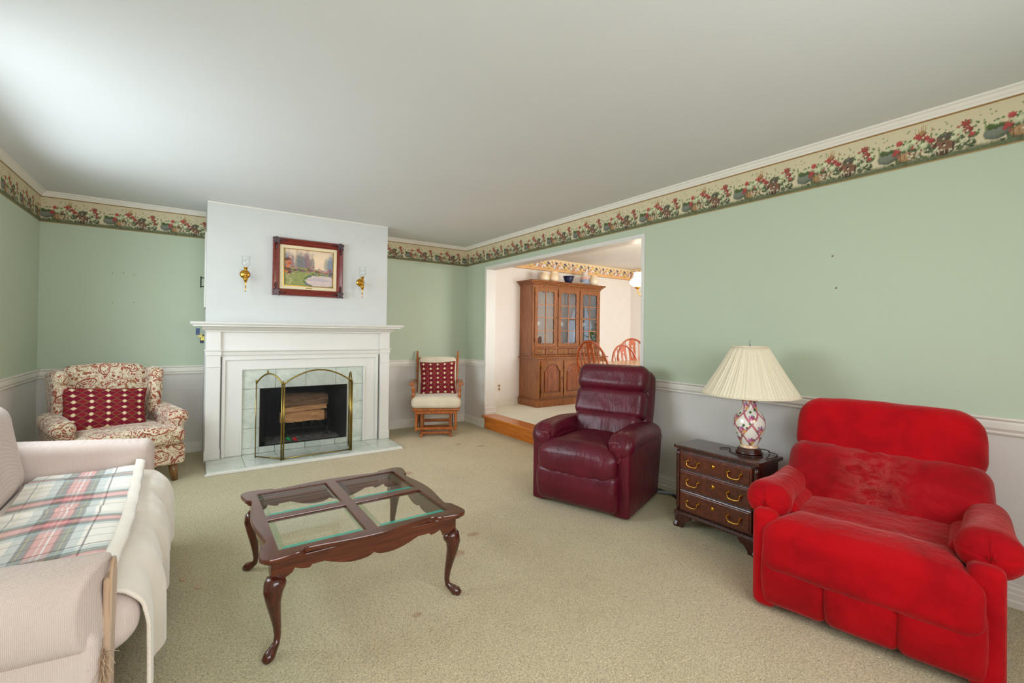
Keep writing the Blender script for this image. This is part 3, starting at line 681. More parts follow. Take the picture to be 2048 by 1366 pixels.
pm = arch(A_, B_, z0, .735, .835)[6]; obj('finial', MB().lathe([(.002, 0), (.006, .004), (.010, .016), (.006, .024), (.001, .027)], (pm[0], pm[1], pm[2]+.005), 10), 'brass_old', sr)

# picture: generic soft woodland landscape
pic = thing('framed_painting', 'soft woodland landscape painting in a dark red wooden frame above the mantel', 'painting', (-2.177, CY-.002, 1.885))
PW, PH = .338, .289
def fr_side(x0, z0, x1, z1, inw, nm='frame_rail'):
    pass
ow, oh, iw, ih = PW, PH, .274, .222
cs = [((-ow, -oh), (ow, -oh), (iw, -ih), (-iw, -ih)), ((ow, -oh), (ow, oh), (iw, ih), (iw, -ih)), ((ow, oh), (-ow, oh), (-iw, ih), (iw, ih)), ((-ow, oh), (-ow, -oh), (-iw, -ih), (-iw, ih))]
for q in cs:
    m = MB(); prof = [(0, 0.0), (0, -.03), (.18, -.045), (.5, -.034), (.8, -.038), (1, -.022), (1, 0)]
    L0, L1 = [], []
    for t, d in prof:
        L0.append((q[0][0]+(q[3][0]-q[0][0])*t, d, q[0][1]+(q[3][1]-q[0][1])*t)); L1.append((q[1][0]+(q[2][0]-q[1][0])*t, d, q[1][1]+(q[2][1]-q[1][1])*t))
    n_ = len(prof); m.add(L0+L1, [(i, i+1, n_+i+1, n_+i) for i in range(n_-1)]+[tuple(range(n_)), tuple(range(n_, 2*n_))])
    obj('frame_rail', m, wood('framewood', srgb(126, 34, 22), srgb(100, 24, 16), .25, .5) if 'framewood' not in bpy.data.materials else bpy.data.materials['framewood'], pic, False)
orn = plain('pewter_ornament', srgb(82, 66, 70), .4, .5, .5, var=.3)
for sx in (-1, 1):
    for sz in (-1, 1):
        m = MB(); cxo, czo = sx*(ow-.032), sz*(oh-.032)
        def f_(v, cxo=cxo, czo=czo): 
            r_ = 1+.22*np.sin(5*np.arctan2(v[:, 2], v[:, 0])); v[:, 0] *= r_; v[:, 2] *= r_; return v
        m.rbox((.062, .018, .062), .008, 16, (cxo, -.044, czo), f_)
        obj('corner_ornament', m, orn, pic)
        for hx_, hz_ in ((sx*(ow-.095), sz*(oh-.028)), (sx*(ow-.028), sz*(oh-.095))):
            obj('leaf_scroll', MB().tube([(hx_-(.028 if hz_*sz > oh-.05 else 0), -.042, hz_-(.0 if hz_*sz > oh-.05 else .028)), (hx_, -.046, hz_), (hx_+(.028 if hz_*sz > oh-.05 else 0), -.042, hz_+(.0 if hz_*sz > oh-.05 else .028))], [.003, .008, .003], 6), orn, pic)
lin = plain('cream_linen_liner', srgb(226, 208, 172), .9, .1)
for q, w_ in (((-iw, iw, -ih, -ih+.032), 0), ((-iw, iw, ih-.032, ih), 0), ((-iw, -iw+.034, -ih+.032, ih-.032), 0), ((iw-.034, iw, -ih+.032, ih-.032), 0)):
    bobj('liner', MB().box(q[0], q[1], -.020, -.006, q[2], q[3]), lin, pic, .002)
gx, gz = iw-.034, ih-.032
for q in ((-gx, gx, -gz, -gz+.006), (-gx, gx, gz-.006, gz), (-gx, -gx+.006, -gz, gz), (gx-.006, gx, -gz, gz)): bobj('gilt_fillet', MB().box(q[0], q[1], -.022, -.008, q[2], q[3]), 'brass', pic, .001)
bobj('name_plate', MB().box(-.03, .03, -.0225, -.019, -ih+.010, -ih+.021), 'brass_old', pic, .001)
def landscape(nx=240, ny=190):
    U, V = np.meshgrid(np.linspace(0, 1, nx), np.linspace(0, 1, ny), indexing='ij'); n1 = sm((nx, ny), 2, 1); n2 = sm((nx, ny), 9, 2); n3 = sm((nx, ny), 5, 7)
    t = V[..., None]; A = rgb(236, 206, 172)*(1-abs(t-.72)*.6)+rgb(186, 178, 186)*(abs(t-.72)*.6); A = A*(.93+.12*n2[..., None])
    rs = np.random.RandomState(11)
    def bl(cx, cy, rx, ry, c, al=1, soft=.3):
        d = np.sqrt(((U-cx)/rx)**2+((V-cy)/ry)**2)+(n3-.5)*.5; m = (np.clip((1-d)/soft, 0, 1)*al)[..., None]; A[:] = A*(1-m)+c*(.75+.5*n1[..., None])*m
    for i in range(34):   # hazy trees
        x = rs.rand(); x = x if abs(x-.72) > .13 else x-.25; h_ = .25+.2*rs.rand()
        bl(x, .6, .05+.03*rs.rand(), h_, rgb(*[(124, 134, 150), (150, 120, 140), (140, 92, 88), (108, 120, 116)][rs.randint(4)]), .55, .5)
    m = (V < .46+.05*np.sin(U*5))[..., None]; A[:] = np.where(m, rgb(140, 142, 84)*(.7+.6*n3[..., None]), A)
    for i in range(80): bl(rs.rand(), .43+.08*rs.randn()*.5, .035, .025, rgb(*[(66, 76, 50), (90, 100, 56), (150, 84, 70), (110, 90, 120), (190, 110, 110)][rs.randint(5)]), .8)
    for i in range(22): bl(.08*rs.rand()+.04, .35+.4*rs.rand(), .05, .04, rgb(*[(206, 118, 60), (176, 80, 60), (90, 66, 50)][rs.randint(3)]), .8)
    bl(.78, .16, .36, .17, rgb(206, 184, 176), 1, .15); bl(.7, .2, .3, .06, rgb(170, 160, 176), .5)
    for i in range(40):
        a = rs.rand()*6.28; bl(.78+.38*math.cos(a), .16+.18*math.sin(a), .03, .02, rgb(*[(60, 80, 50), (86, 100, 60), (90, 100, 150)][rs.randint(3)]), .85)
    for i in range(9): bl(.12+.015*i*math.sin(i), .06+.04*i, .025, .016, rgb(206, 176, 136), .8)
    return A.clip(0, 1)
A = landscape(); nx, ny = A.shape[:2]; P = np.zeros((nx, ny, 3)); P[..., 0] = np.linspace(-gx+.004, gx-.004, nx)[:, None]; P[..., 1] = -.012; P[..., 2] = np.linspace(-gz+.004, gz-.004, ny)[None]
paint(obj('canvas', MB().grid(P), 'canvas', pic, False), A.reshape(-1, 3))

# wall sconces
def sconce(x, label):
    s = thing('wall_sconce', label, 'sconce', (x, CY, 1.75), 0, 'brass sconces beside the painting')
    obj('backplate', MB().lathe([(.001, -.026), (.012, -.022), (.030, -.014), (.040, -.008), (.044, 0)], (0, 0, .03), 24, 'y'), 'brass', s)
    obj('arm', MB().tube([(0, -.02, .02), (0, -.05, .0), (0, -.075, .012), (0, -.08, .05)], .006, 10), 'brass', s)
    obj('drop', MB().lathe([(.001, -.145), (.005, -.14), (.0035, -.12), (.006, -.10), (.0035, -.095), (.008, -.055), (.011, -.045), (.020, -.030), (.021, -.018), (.012, -.006), (.008, .002), (.016, .008), (.018, .02), (.010, .03), (.009, .045)], (0, -.08, 0), 16), 'brass', s)
    obj('candle_cup', MB().lathe([(.009, .045), (.011, .06), (.014, .072), (.019, .085), (.021, .088), (.001, .088)], (0, -.08, 0), 16), 'brass', s)
    th = .0015; pr = [(.017, .088), (.026, .098), (.034, .115), (.036, .135), (.033, .160), (.034, .178), (.042, .193)]
    obj('glass_shade', MB().lathe(pr+[(r-th, h) for r, h in pr[::-1]], (0, -.08, 0), 24, 'z', False), 'glass_vase', s)
    return s
sconce(-2.75, 'left brass wall sconce with clear glass shade above the mantel')
sconce(-1.645, 'right brass wall sconce with clear glass shade above the mantel')

# hardware on the chimney's left side
hk = thing('iron_handle', 'small black iron pull on the left side of the chimney breast', 'handle', (CX0, -.30, 1.70))
obj('grip', MB().cyl((-.038, 0, -.055), (-.038, 0, .055), .005, None, 8), 'iron', hk)
for z in (-.042, .042): obj('stem', MB().cyl((-.038, 0, z), (0, 0, z), .0045, None, 8), 'iron', hk)
dr = struct(bobj('trim_side_panel', MB().box(CX0-.012, CX0, -.50, -.06, 1.45, 2.16), 'trim_white', bevel=.003))
sp = thing('key_hook_plaque', 'small navy and yellow floral plaque under the left end of the mantel shelf', 'plaque', (CX0, -.30, 1.20))
for i, (x, z, hh, c, yo) in enumerate(((-.062, .020, .062, (48, 70, 110), 0), (-.040, -.02, .04, (206, 190, 110), .01), (-.028, -.05, .085, (38, 44, 70), .02), (-.022, -.045, .04, (214, 196, 90), -.003))):
    bobj('plate', MB().box(x-.010, x+.022, -.004+yo, .004+yo, z-hh/2, z+hh/2), plain('plaque_paint', srgb(*c), .4, var=.5, scale=60), sp, .002)

# ------------------------------------------------------------------ coffee table
ct = thing('coffee_table', 'square cherry wood coffee table with four glass panes and curved legs', 'coffee table', (-2.508, -3.315, 0), .0)
hw = .435
def top_outline(hw):
    side = []
    for t in np.linspace(-1, 1, 61)[:-1]:
        a = abs(t)
        if a < .70: d = .030-.012*math.cos(PI*t/.70*.5)*1.0-.008*math.cos(PI*t/.7)
        elif a < .745: d = .034-(a-.70)/.045*.022
        elif a < .80: d = .012
        else: d = .012-.012*math.sin((a-.8)/.2*PI/2)
        side.append((t*hw*.90, -hw+d))
    # corner arc
    pts = []
    for k in range(4):
        c_, s_ = math.cos(k*PI/2), math.sin(k*PI/2)
        sd = list(side)
        cx_, cy_ = hw*.90, -hw+.9*0
        r_ = hw*.10
        arc = [(hw*.90+r_*math.sin(a)*1.0, -hw+r_-r_*math.cos(a)) for a in np.linspace(0, PI/2, 7)[:-1]]
        for x, y in sd+arc: pts.append((x*c_-y*s_, x*s_+y*c_))
    return pts
TO = top_outline(hw); px0, px1 = .026, .362
holes = []
for sx in (-1, 1):
    for sy_ in (-1, 1):
        a, b = sorted((sx*px0, sx*px1)); c, d = sorted((sy_*px0, sy_*px1)); holes.append([(a, c), (b, c), (b, d), (a, d)])
plate('top_frame', [TO]+holes, .018, 'cherry', ct, Matrix.Translation((0, 0, .386)), .004)
plate('under_moulding', [[(x*.975, y*.975) for x, y in TO], [(-.38, -.38), (.38, -.38), (.38, .38), (-.38, .38)]], .010, 'cherry', ct, Matrix.Translation((0, 0, .3725)), .003)
for h_ in holes:
    x0, x1, y0, y1 = h_[0][0]-.006, h_[1][0]+.006, h_[0][1]-.006, h_[2][1]+.006; bv = .028; zt, zb = .3935, .385
    pane = obj('glass_pane', MB().add([(x0+bv, y0+bv, zt), (x1-bv, y0+bv, zt), (x1-bv, y1-bv, zt), (x0+bv, y1-bv, zt)], [(0, 1, 2, 3)]), 'glass', ct, False)
    m = MB(); o_ = [(x0, y0), (x1, y0), (x1, y1), (x0, y1)]; i_ = [(x0+bv, y0+bv), (x1-bv, y0+bv), (x1-bv, y1-bv), (x0+bv, y1-bv)]
    for k in range(4):
        a, b, c, d = o_[k], o_[(k+1) % 4], i_[(k+1) % 4], i_[k]
        obj('glass_bevel', MB().add([(*a, zb), (*b, zb), (*c, zt), (*d, zt)], [(0, 1, 2, 3)]), 'teal' if k == 0 else 'bevel', pane, False)  # near strip teal: refraction tint painted on this side alone
L_ = .385
def apron_pts():
    xs_ = np.linspace(-L_+.02, L_-.02, 81); top = [(-L_+.02, 0), (L_-.02, 0)]; bot = []
    for x in xs_[::-1]:
        a = abs(x)/(L_-.02)
        if a > .86: z = -.085+(1-a)/.14*.028
        elif a > .55: z = -.040-.018*abs(math.sin((a-.55)/.31*PI))**.7*(1 if a > .70 else -0.0)-.008*(a < .70)
        elif a > .10: z = -.048-.034*math.sin((.55-a)/.45*PI*.62)
        else: z = -.066-.014*math.sin(a/.10*PI*.5)
        bot.append((x, z))
    return top+bot
for k in range(4):
    mt = Matrix.Rotation(k*PI/2, 4, 'Z') @ mat_xz(0, -L_, .368)
    plate('apron', [apron_pts()], .018, 'cherry', ct, mt, .002)
for k in range(4):
    a = -3*PI/4+k*PI/2; d = Vector((math.cos(a), math.sin(a), 0)); c = d*(L_-.012)*math.sqrt(2)
    obj('leg_block', MB().obox((c.x*.985, c.y*.985, .325), (.052, .052, .10)), 'cherry', ct, False, .004)
    prof = [(.290, -.004, .037, 1), (.274, .004, .040, 1), (.250, .010, .035, 1), (.210, .008, .027, 1), (.16, .001, .0205, 1), (.11, -.006, .0155, 1), (.07, -.009, .0125, 1), (.042, -.006, .0125, 1), (.026, .010, .018, 1), (.015, .022, .022, 1), (.007, .028, .020, 1), (.001, .026, .014, 1)]
    leg = MB().tube([c+d*(o_*1.5)+Vector((0, 0, z)) for z, o_, r_, _ in prof], [p[2] for p in prof], 14)
    obj('leg', leg, 'cherry_leg', ct, True)

# ------------------------------------------------------------------ burgundy leather recliner
def recliner_leather():
    r = thing('leather_recliner', 'burgundy leather recliner between the dining room opening and the nightstand', 'recliner', (-.965+.42*.94+.005, -3.20+.42*.34-.085, 0), math.radians(-69.5))
    rot = lambda d: Matrix.Rotation(math.radians(d), 3, 'X')
    def wr(seed, amp, f=3.0, sq=(1, 1, 1)):
        return lambda v: v+np.sign(v)*0+np.stack([vnoise(v*np.array(sq), seed, f)*amp*.3, vnoise(v*np.array(sq), seed+1, f)*amp, vnoise(v*np.array(sq), seed+2, f)*amp*.6], 1)
    # back shell and cushions (leaning back 17 degrees)
    ba = Matrix.Rotation(math.radians(-17), 3, 'X')
    def bk(x, y, z): return tuple(Vector((0, .17, .38))+ba @ Vector((x, y, z)))
    def shell(v): v[:, 0] *= 1-.06*np.clip(v[:, 2]/.33, -1, 1)**2*(v[:, 2] > 0); return v
    obj('back_shell', MB().rbox((.63, .16, .66), .06, 14, bk(0, .06, .28), shell, ba), 'leather', r)
    def puff(wid, amp, seed, pinch=0):
        def f(v):
            s_ = 1-(v[:, 0]/(wid/2))**2*.35
            front = v[:, 1] < 0
            v[:, 1] -= np.where(front, amp*s_, 0)
            # gathers radiating from the lower seam
            g = np.clip((-v[:, 2])/.12, 0, 1.2); v[:, 1] += np.where(front, .007*np.sin(v[:, 0]*58+7*np.sin(v[:, 0]*7+seed)+9*v[:, 2])*g*(.4+.6*np.sin(v[:, 0]*13+seed)**2), 0)
            return v+np.stack([0*v[:, 0], vnoise(v, seed, 3)*.004, vnoise(v, seed+5, 2)*.004], 1)
        return f
    obj('headrest', MB().rbox((.60, .17, .235), .085, 22, bk(0, -.045, .505), puff(.575, .022, 1), ba), 'leather', r)
    obj('back_cushion', MB().rbox((.59, .16, .25), .065, 24, bk(0, -.035, .305), puff(.565, .022, 2), ba), 'leather', r)
    obj('lumbar_cushion', MB().rbox((.55, .18, .25), .07, 24, bk(0, -.045, .11), puff(.53, .026, 3), ba), 'leather', r)
    for s in (-1, 1):
        def side(v, s=s): v[:, 1] += np.where(v[:, 1] > 0, .05*np.clip(v[:, 2]/.22, -1, 1), 0); return v
        obj('side_panel', MB().rbox((.115, .69, .46), .02, 12, (s*.318, -.03, .245), side), 'leather', r)
        def pad(v, s=s):
            t = (v[:, 1]+.36)/.72                        # 0 front .. 1 back
            v[:, 2] += .018*np.sin(np.clip(t, 0, 1)*PI)-.03*np.clip(t-.6, 0, 1)
            v[:, 2] -= .09*np.clip(.14-t, 0, .2)/.14*0.35
            seam = np.exp(-((v[:, 1]+.33)/.04)**2); v[:, 2] += .0045*np.sin(v[:, 0]*150)*seam
            return v+np.stack([vnoise(v, 4, 3)*.004, v[:, 0]*0, vnoise(v, 9, 2.5)*.005], 1)
        obj('arm_pad', MB().rbox((.185, .70, .15), .07, 24, (s*.305, -.04, .495), pad), 'leather', r)
        obj('inner_arm', MB().rbox((.10, .58, .24), .045, 16, (s*.255, -.03, .395)), 'leather', r)
        def roll(v, s=s):
            a = np.arctan2(v[:, 2], v[:, 0]); v[:, 1] += .004*np.sin(a*22); return v
        obj('arm_front_roll', MB().rbox((.10, .05, .17), .024, 20, (s*.275, -.362, .45), roll), 'leather', r)
    def seat(v):
        f_ = np.clip((-v[:, 1]-.16)/.12, 0, 1); v[:, 0] *= 1+.34*f_; v[:, 2] -= .03*np.clip((-v[:, 1]-.22)/.1, 0, 1)**2
        v[:, 2] += np.where(v[:, 2] > 0, .02*(1-(v[:, 0]/.3)**2), -.03*f_)
        v[:, 1] += np.where((v[:, 1] < -.25) & (v[:, 2] < .02), .0025*np.sin(v[:, 0]*62+4*np.sin(v[:, 0]*9)), 0)
        return v+np.stack([v[:, 0]*0, vnoise(v, 3, 2)*.004, vnoise(v, 8, 3)*.004], 1)
    obj('seat_cushion', MB().rbox((.47, .65, .20), .085, 26, (0, -.135, .375), seat), 'leather', r)
    def foot(v): v[:, 1] -= np.where(v[:, 1] < 0, .02*(1-(v[:, 2]/.15)**2), 0); v[:, 1] += .03*np.clip(-v[:, 2]/.15, 0, 1); return v+np.stack([v[:, 0]*0, vnoise(v, 30, 2)*.004, v[:, 0]*0], 1)
    obj('footrest', MB().rbox((.62, .11, .275), .05, 18, (0, -.385, .172), foot), 'leather', r)
    obj('base', MB().rbox((.50, .56, .06), .01, 6, (0, -.02, .031)), 'iron', r)
recliner_leather()

# ------------------------------------------------------------------ red velour recliner
def recliner_red():
    th = math.radians(-80); fx = Vector((math.sin(th), -math.cos(th))); fr = Vector((-.97, -4.95))
    o = fr-fx*.46
    r = thing('velour_recliner', 'wide bright red velour recliner with puffy arms at the right edge', 'recliner', (o.x, o.y, 0), th)
    ba = Matrix.Rotation(math.radians(-18), 3, 'X')
    def bk(x, y, z): return tuple(Vector((0, .16, .30))+ba @ Vector((x, y, z)))
    obj('back_shell', MB().rbox((.70, .14, .60), .06, 14, bk(0, .07, .24), None, ba), 'velvet', r)
    def top(v):
        t = v[:, 2]/.15; v[:, 0] *= 1-.08*np.clip(t, 0, 1)**2; s_ = 1-(v[:, 0]/.41)**2*.5
        v[:, 2] += np.where(v[:, 2] > 0, .018*s_, -.02*np.cos(v[:, 0]*6)); v[:, 1] -= np.where(v[:, 1] < 0, .03*s_, 0)
        g = np.clip(-t, 0, 1); v[:, 1] += np.where(v[:, 1] < 0, .006*np.sin(v[:, 0]*45+3*np.sin(v[:, 0]*7))*g, 0)
        return v+np.stack([v[:, 0]*0, vnoise(v, 3, 2.2)*.006, vnoise(v, 8, 2.2)*.004], 1)
    obj('headrest', MB().rbox((.745, .20, .31), .09, 30, bk(0, -.04, .445), top, ba), 'velvet', r)
    def low(v):
        s_ = np.abs(v[:, 0])/.2; lobes = np.exp(-(v[:, 0]/.05)**2)*np.clip((.16-v[:, 2])/.12, 0, 1)
        v[:, 1] += np.where(v[:, 1] < 0, -.035+.034*lobes+.02*np.clip(np.abs(v[:, 0])/.4, 0, 1)**2, 0)
        ang = np.arctan2(v[:, 2]+.02, np.abs(v[:, 0])+.02); rr = np.hypot(v[:, 0], v[:, 2]+.02)
        v[:, 1] += np.where(v[:, 1] < 0, .005*np.sin(ang*16)*np.clip(rr/.1, 0, 1)*np.clip((.4-rr)/.15, 0, 1), 0)
        v[:, 0] *= 1+.03*np.cos(v[:, 2]*9)
        return v+np.stack([v[:, 0]*0, vnoise(v, 13, 2.2)*.007, vnoise(v, 18, 2.2)*.004], 1)
    obj('back_cushion', MB().rbox((.765, .20, .40), .08, 34, bk(0, -.065, .17), low, ba), 'velvet_worn', r)
    for s in (-1, 1):
        obj('side_panel', MB().rbox((.10, .78, .44), .035, 12, (s*.352, -.06, .235)), 'velvet', r)
        def pad(v, s=s):
            t = np.clip((v[:, 1]+.36)/.72, 0, 1); k_ = 1.08-.3*t+.12*np.exp(-((t-.15)/.15)**2); v[:, 0] *= k_; v[:, 2] *= .9+.3*(1-t)
            ang = np.arctan2(v[:, 2], v[:, 0]); fr_ = np.clip((.25-t)/.25, 0, 1)
            v[:, 2] += .004*np.sin(v[:, 0]*85)*fr_; v[:, 1] += .004*np.sin(ang*15)*fr_
            return v+np.stack([vnoise(v, 23, 2.2)*.006, v[:, 0]*0, vnoise(v, 28, 2.2)*.006], 1)
        obj('arm_pad', MB().rbox((.165, .58, .155), .076, 26, (s*.362, -.11, .47), pad), 'velvet', r)
        obj('inner_arm', MB().rbox((.10, .56, .22), .045, 12, (s*.30, -.02, .36)), 'velvet', r)
    def seat(v):
        f_ = np.clip((-v[:, 1]-.2)/.15, 0, 1); v[:, 0] *= 1+.22*f_; v[:, 2] -= .02*f_**2
        v[:, 2] += np.where(v[:, 2] > 0, .015*(1-(v[:, 0]/.4)**2)-.012*np.exp(-((v[:, 1]+.12)/.03)**2), 0)
        v[:, 2] -= np.where(v[:, 2] < 0, .05*f_, 0)
        return v+np.stack([v[:, 0]*0, vnoise(v, 33, 2)*.006, vnoise(v, 38, 2.4)*.006], 1)
    obj('seat_cushion', MB().rbox((.60, .74, .17), .065, 30, (0, -.13, .345), seat), 'velvet', r)
    for i in (-1, 0, 1):
        def foot(v, i=i): v[:, 1] -= np.where(v[:, 1] < 0, .02*(1-(v[:, 2]/.16)**2), 0); v[:, 1] += .02*np.clip(-v[:, 2]/.15, 0, 1); return v+np.stack([v[:, 0]*0, vnoise(v+i, 40, 2)*.005, v[:, 0]*0], 1)
        obj('footrest_panel', MB().rbox((.244, .12, .28), .035, 14, (i*.236, -.405, .175), foot), 'velvet', r)
    obj('base', MB().rbox((.62, .6, .06), .01, 6, (0, -.02, .031)), 'iron', r)
recliner_red()

# ------------------------------------------------------------------ nightstand and lamp
def nightstand():
    # local: front faces -x ; width along y
    r = thing('nightstand', 'dark mahogany three drawer nightstand with brass pulls beside the red recliner', 'nightstand', (-.412, -4.075, 0))
    w2, d2 = .255, .125
    def bracket(s, f):
        # ogee bracket foot
        pts = [(0, .085), (-.006, .075), (.004, .06), (.0, .035), (-.012, .012), (-.010, 0), (.055, 0), (.058, .02), (.075, .042), (.105, .055), (.12, .085)]
        pts = [((x-.0)*1.0, z) for x, z in pts]
        y0 = s*(w2+.012); m = MB().prism([(y0-s*x, z) for x, z in pts], -d2-.014, -d2+.010, 'x')
        obj('bracket_foot', m, 'cherry_side', r, False, .003)
        m2 = MB().prism([(-d2-.014+x*.9, z) for x, z in pts], y0-s*.024, y0, 'y'); obj('bracket_return', m2, 'cherry_side', r, False, .003)
    for s in (-1, 1): bracket(s, 1)
    for s in (-1, 1): obj('rear_foot', MB().box(d2-.04, d2, s*w2-.02, s*w2+.02, 0, .085), 'cherry_side', r, False, .003)
    bobj('base_moulding', MB().prism([(-d2-.018, .083), (-d2-.018, .093), (-d2-.008, .105), (d2, .105), (d2, .083)], -w2-.016, w2+.016, 'y'), 'cherry_side', r, .002)
    bobj('carcass', MB().box(-d2, d2, -w2, w2, .105, .505), 'cherry_side', r, .003)
    for s in (-1, 1): obj('corner_column', MB().tube([(-d2+.004, s*(w2-.004), .11), (-d2+.004, s*(w2-.004), .14), (-d2+.004, s*(w2-.004), .47), (-d2+.004, s*(w2-.004), .5)], [.012, .015, .015, .012], 12), 'cherry_side', r)
    # top with ogee edge and notched corners
    n_ = .022; X0, X1, Y0, Y1 = -d2-.024, d2+.006, -w2-.024, w2+.024
    pts = []
    for (cx_, cy_, a0) in ((X0, Y0, 0), (X0, Y1, 1), (X1, Y1, 2), (X1, Y0, 3)): pass
    pts = [(X0+n_, Y0), (X0+.006, Y0+.006), (X0, Y0+n_), (X0+.004, Y0+.05), (X0+.004, Y1-.05), (X0, Y1-n_), (X0+.006, Y1-.006), (X0+n_, Y1), (X1, Y1), (X1, Y0)]
    plate('top', [pts], .022, 'cherry_side', r, Matrix.Translation((0, 0, .521)), .005)
    dz = [(.385, .492), (.255, .378), (.118, .248)]
    for i, (a, b) in enumerate(dz):
        d = bobj('drawer', MB().box(-d2-.014, -d2+.002, -w2+.022, w2-.022, a, b), 'cherry', r, .005)
        bobj('drawer_field', MB().box(-d2-.018, -d2-.013, -w2+.034, w2-.034, a+.012, b-.012), 'cherry', d, .002)
        zc = (a+b)/2+.004; xf = -d2-.018
        for s in (-1, 1):
            yc = s*.135; pth = [(xf-.012, yc-.038, zc), (xf-.014, yc-.036, zc-.014), (xf-.017, yc-.028, zc-.026), (xf-.018, yc, zc-.030), (xf-.017, yc+.028, zc-.026), (xf-.014, yc+.036, zc-.014), (xf-.012, yc+.038, zc)]
            obj('bail_pull', MB().tube(smooth(pth, 4), .003, 8), 'brass', d)
            for q in (-1, 1): obj('rosette', MB().lathe([(.001, -.018), (.005, -.016), (.0045, -.010), (.011, -.005), (.0125, 0)], (xf, yc+q*.038, zc), 14, 'x'), 'brass', d)
        esc = obj('escutcheon', MB().lathe([(.001, -.005), (.010, -.004), (.0135, 0)], (xf, 0, zc+.004), 16, 'x'), 'brass', d)
    return r
nightstand()
def lamp():
    L0 = thing('table_lamp', 'porcelain lamp with pink lattice and flowers under a pleated ivory shade', 'lamp', (-.365, -4.195, .5325), 0, None)
    obj('base', MB().lathe([(.001, 0), (.072, 0), (.076, .006), (.072, .014), (.066, .020), (.066, .030), (.058, .036), (.001, .036)], n=36), 'cherry_side', L0)
    prof = [(.050, .036), (.052, .044), (.048, .050), (.050, .060), (.062, .085), (.078, .125), (.088, .165), (.0895, .19), (.085, .215), (.070, .242), (.052, .262), (.042, .28), (.040, .305), (.046, .325), (.054, .333), (.056, .340), (.05, .343)]
    pr = np.array(prof); s_ = np.linspace(0, 1, 220); d = np.concatenate([[0], np.cumsum(np.hypot(*np.diff(pr, axis=0).T))]); d /= d[-1]
    rr = np.interp(s_, d, pr[:, 0]); zz = np.interp(s_, d, pr[:, 1])
    k = np.hanning(13); k /= k.sum(); rr = np.convolve(np.pad(rr, 6, 'edge'), k, 'valid')
    n_ = 320; P = np.zeros((220, n_, 3)); th_ = np.arange(n_)*2*PI/n_
    P[..., 0] = rr[:, None]*np.cos(th_); P[..., 1] = rr[:, None]*np.sin(th_); P[..., 2] = zz[:, None]
    A = np.tile(rgb(238, 232, 220), (220, n_, 1)); S, TH = np.meshgrid(zz, th_, indexing='ij')
    a = (TH/(2*PI)*5); b = (S-.05)/.135
    for q in (a+b, a-b):
        dd = np.abs((q % 1)-.5); A[dd > .43] = rgb(186, 96, 112); A[dd > .465] = rgb(214, 140, 150); A[dd > .485] = rgb(178, 84, 100)
    rs = np.random.RandomState(5)
    def bl(ta, za, r_, c):
        dt = ((TH-ta+PI) % (2*PI)-PI)*np.interp(S, zz, rr); m = (dt**2+(S-za)**2) < r_**2*(1+.3*np.cos(5*np.arctan2(S-za, dt))); A[m] = c
    for i in range(5):
        for j, zc in enumerate((.085, .1525, .22, .29)):
            ta = (i+(.5 if j % 2 else 0))*2*PI/5+PI/5*0
            for q in range(7): bl(ta+rs.randn()*.16, zc+rs.randn()*.017, .007, rgb(70, 104, 56))
            bl(ta, zc, .017, rgb(200, 120, 146)); bl(ta+.03, zc+.003, .011, rgb(168, 76, 110)); bl(ta-.02, zc-.002, .006, rgb(214, 150, 168)); bl(ta+.16, zc-.012, .008, rgb(222, 178, 70)); bl(ta-.14, zc+.010, .007, rgb(206, 150, 180)); bl(ta+.05, zc+.018, .005, rgb(150, 130, 180))
    A[(S < .05)] = rgb(228, 200, 170); A[(S < .056) & (S > .05)] = rgb(206, 150, 60); A[S > .328] = rgb(226, 190, 190)
    A[(S > .318) & (S < .322)] = rgb(200, 120, 120)
    paint(obj('porcelain_body', MB().grid(P, True), 'porcelain', L0), A.reshape(-1, 3))
    obj('cap', MB().lathe([(.001, .343), (.045, .343), (.040, .349), (.02, .353), (.012, .37), (.001, .37)], n=24), 'brass', L0)
    # pleated shade
    n_ = 480; nz = 12; P = np.zeros((nz, n_, 3)); th_ = np.arange(n_)*2*PI/n_
    for i, t in enumerate(np.linspace(0, 1, nz)):
        r_ = .272*(1-t)+.098*t-.006*math.sin(PI*t); pl = .0022*np.sin(th_*80)*(1-.3*t)+.003*np.sin(th_*23+1)*(.3+math.sin(PI*t))
        P[i, :, 0] = (r_+pl)*np.cos(th_); P[i, :, 1] = (r_+pl)*np.sin(th_); P[i, :, 2] = .355+.295*t
    sh = obj('lamp_shade', MB().grid(P, True), 'shade', L0); md = sh.modifiers.new('t', 'SOLIDIFY'); md.thickness = .002
    obj('shade_rim', MB().tube([(.272*math.cos(a), .272*math.sin(a), .357) for a in np.linspace(0, 2*PI, 61)], .0035, 6, False), 'shade', L0)
    obj('shade_rim', MB().tube([(.099*math.cos(a), .099*math.sin(a), .649) for a in np.linspace(0, 2*PI, 41)], .0035, 6, False), 'shade', L0)
    obj('harp', MB().tube([(0, .01, .36), (0, .06, .45), (0, .06, .56), (0, 0, .65)], .002, 6), 'brass_old', L0)
    obj('finial', MB().lathe([(.002, .645), (.004, .655), (.003, .668), (.0045, .675), (.001, .685)], n=10), 'steel', L0)
    c = obj('cord', MB().tube(smooth([(.05, -.03, .010), (-.01, -.085, .0055), (-.06, -.09, .004), (-.10, -.04, .004), (-.10, .03, .004), (-.06, .09, .004), (0, .12, .004), (-.05, .16, .004)]), .0028, 6), 'cord', L0)
    obj('cord', MB().tube(smooth([(.06, .0, .02), (.03, -.10, .03), (-.02, -.125, .012), (-.06, -.13, .004), (-.03, -.145, .004), (.04, -.14, .004), (.09, -.12, .004), (.11, -.06, .004)]), .0028, 6), 'cord', L0)
lamp()
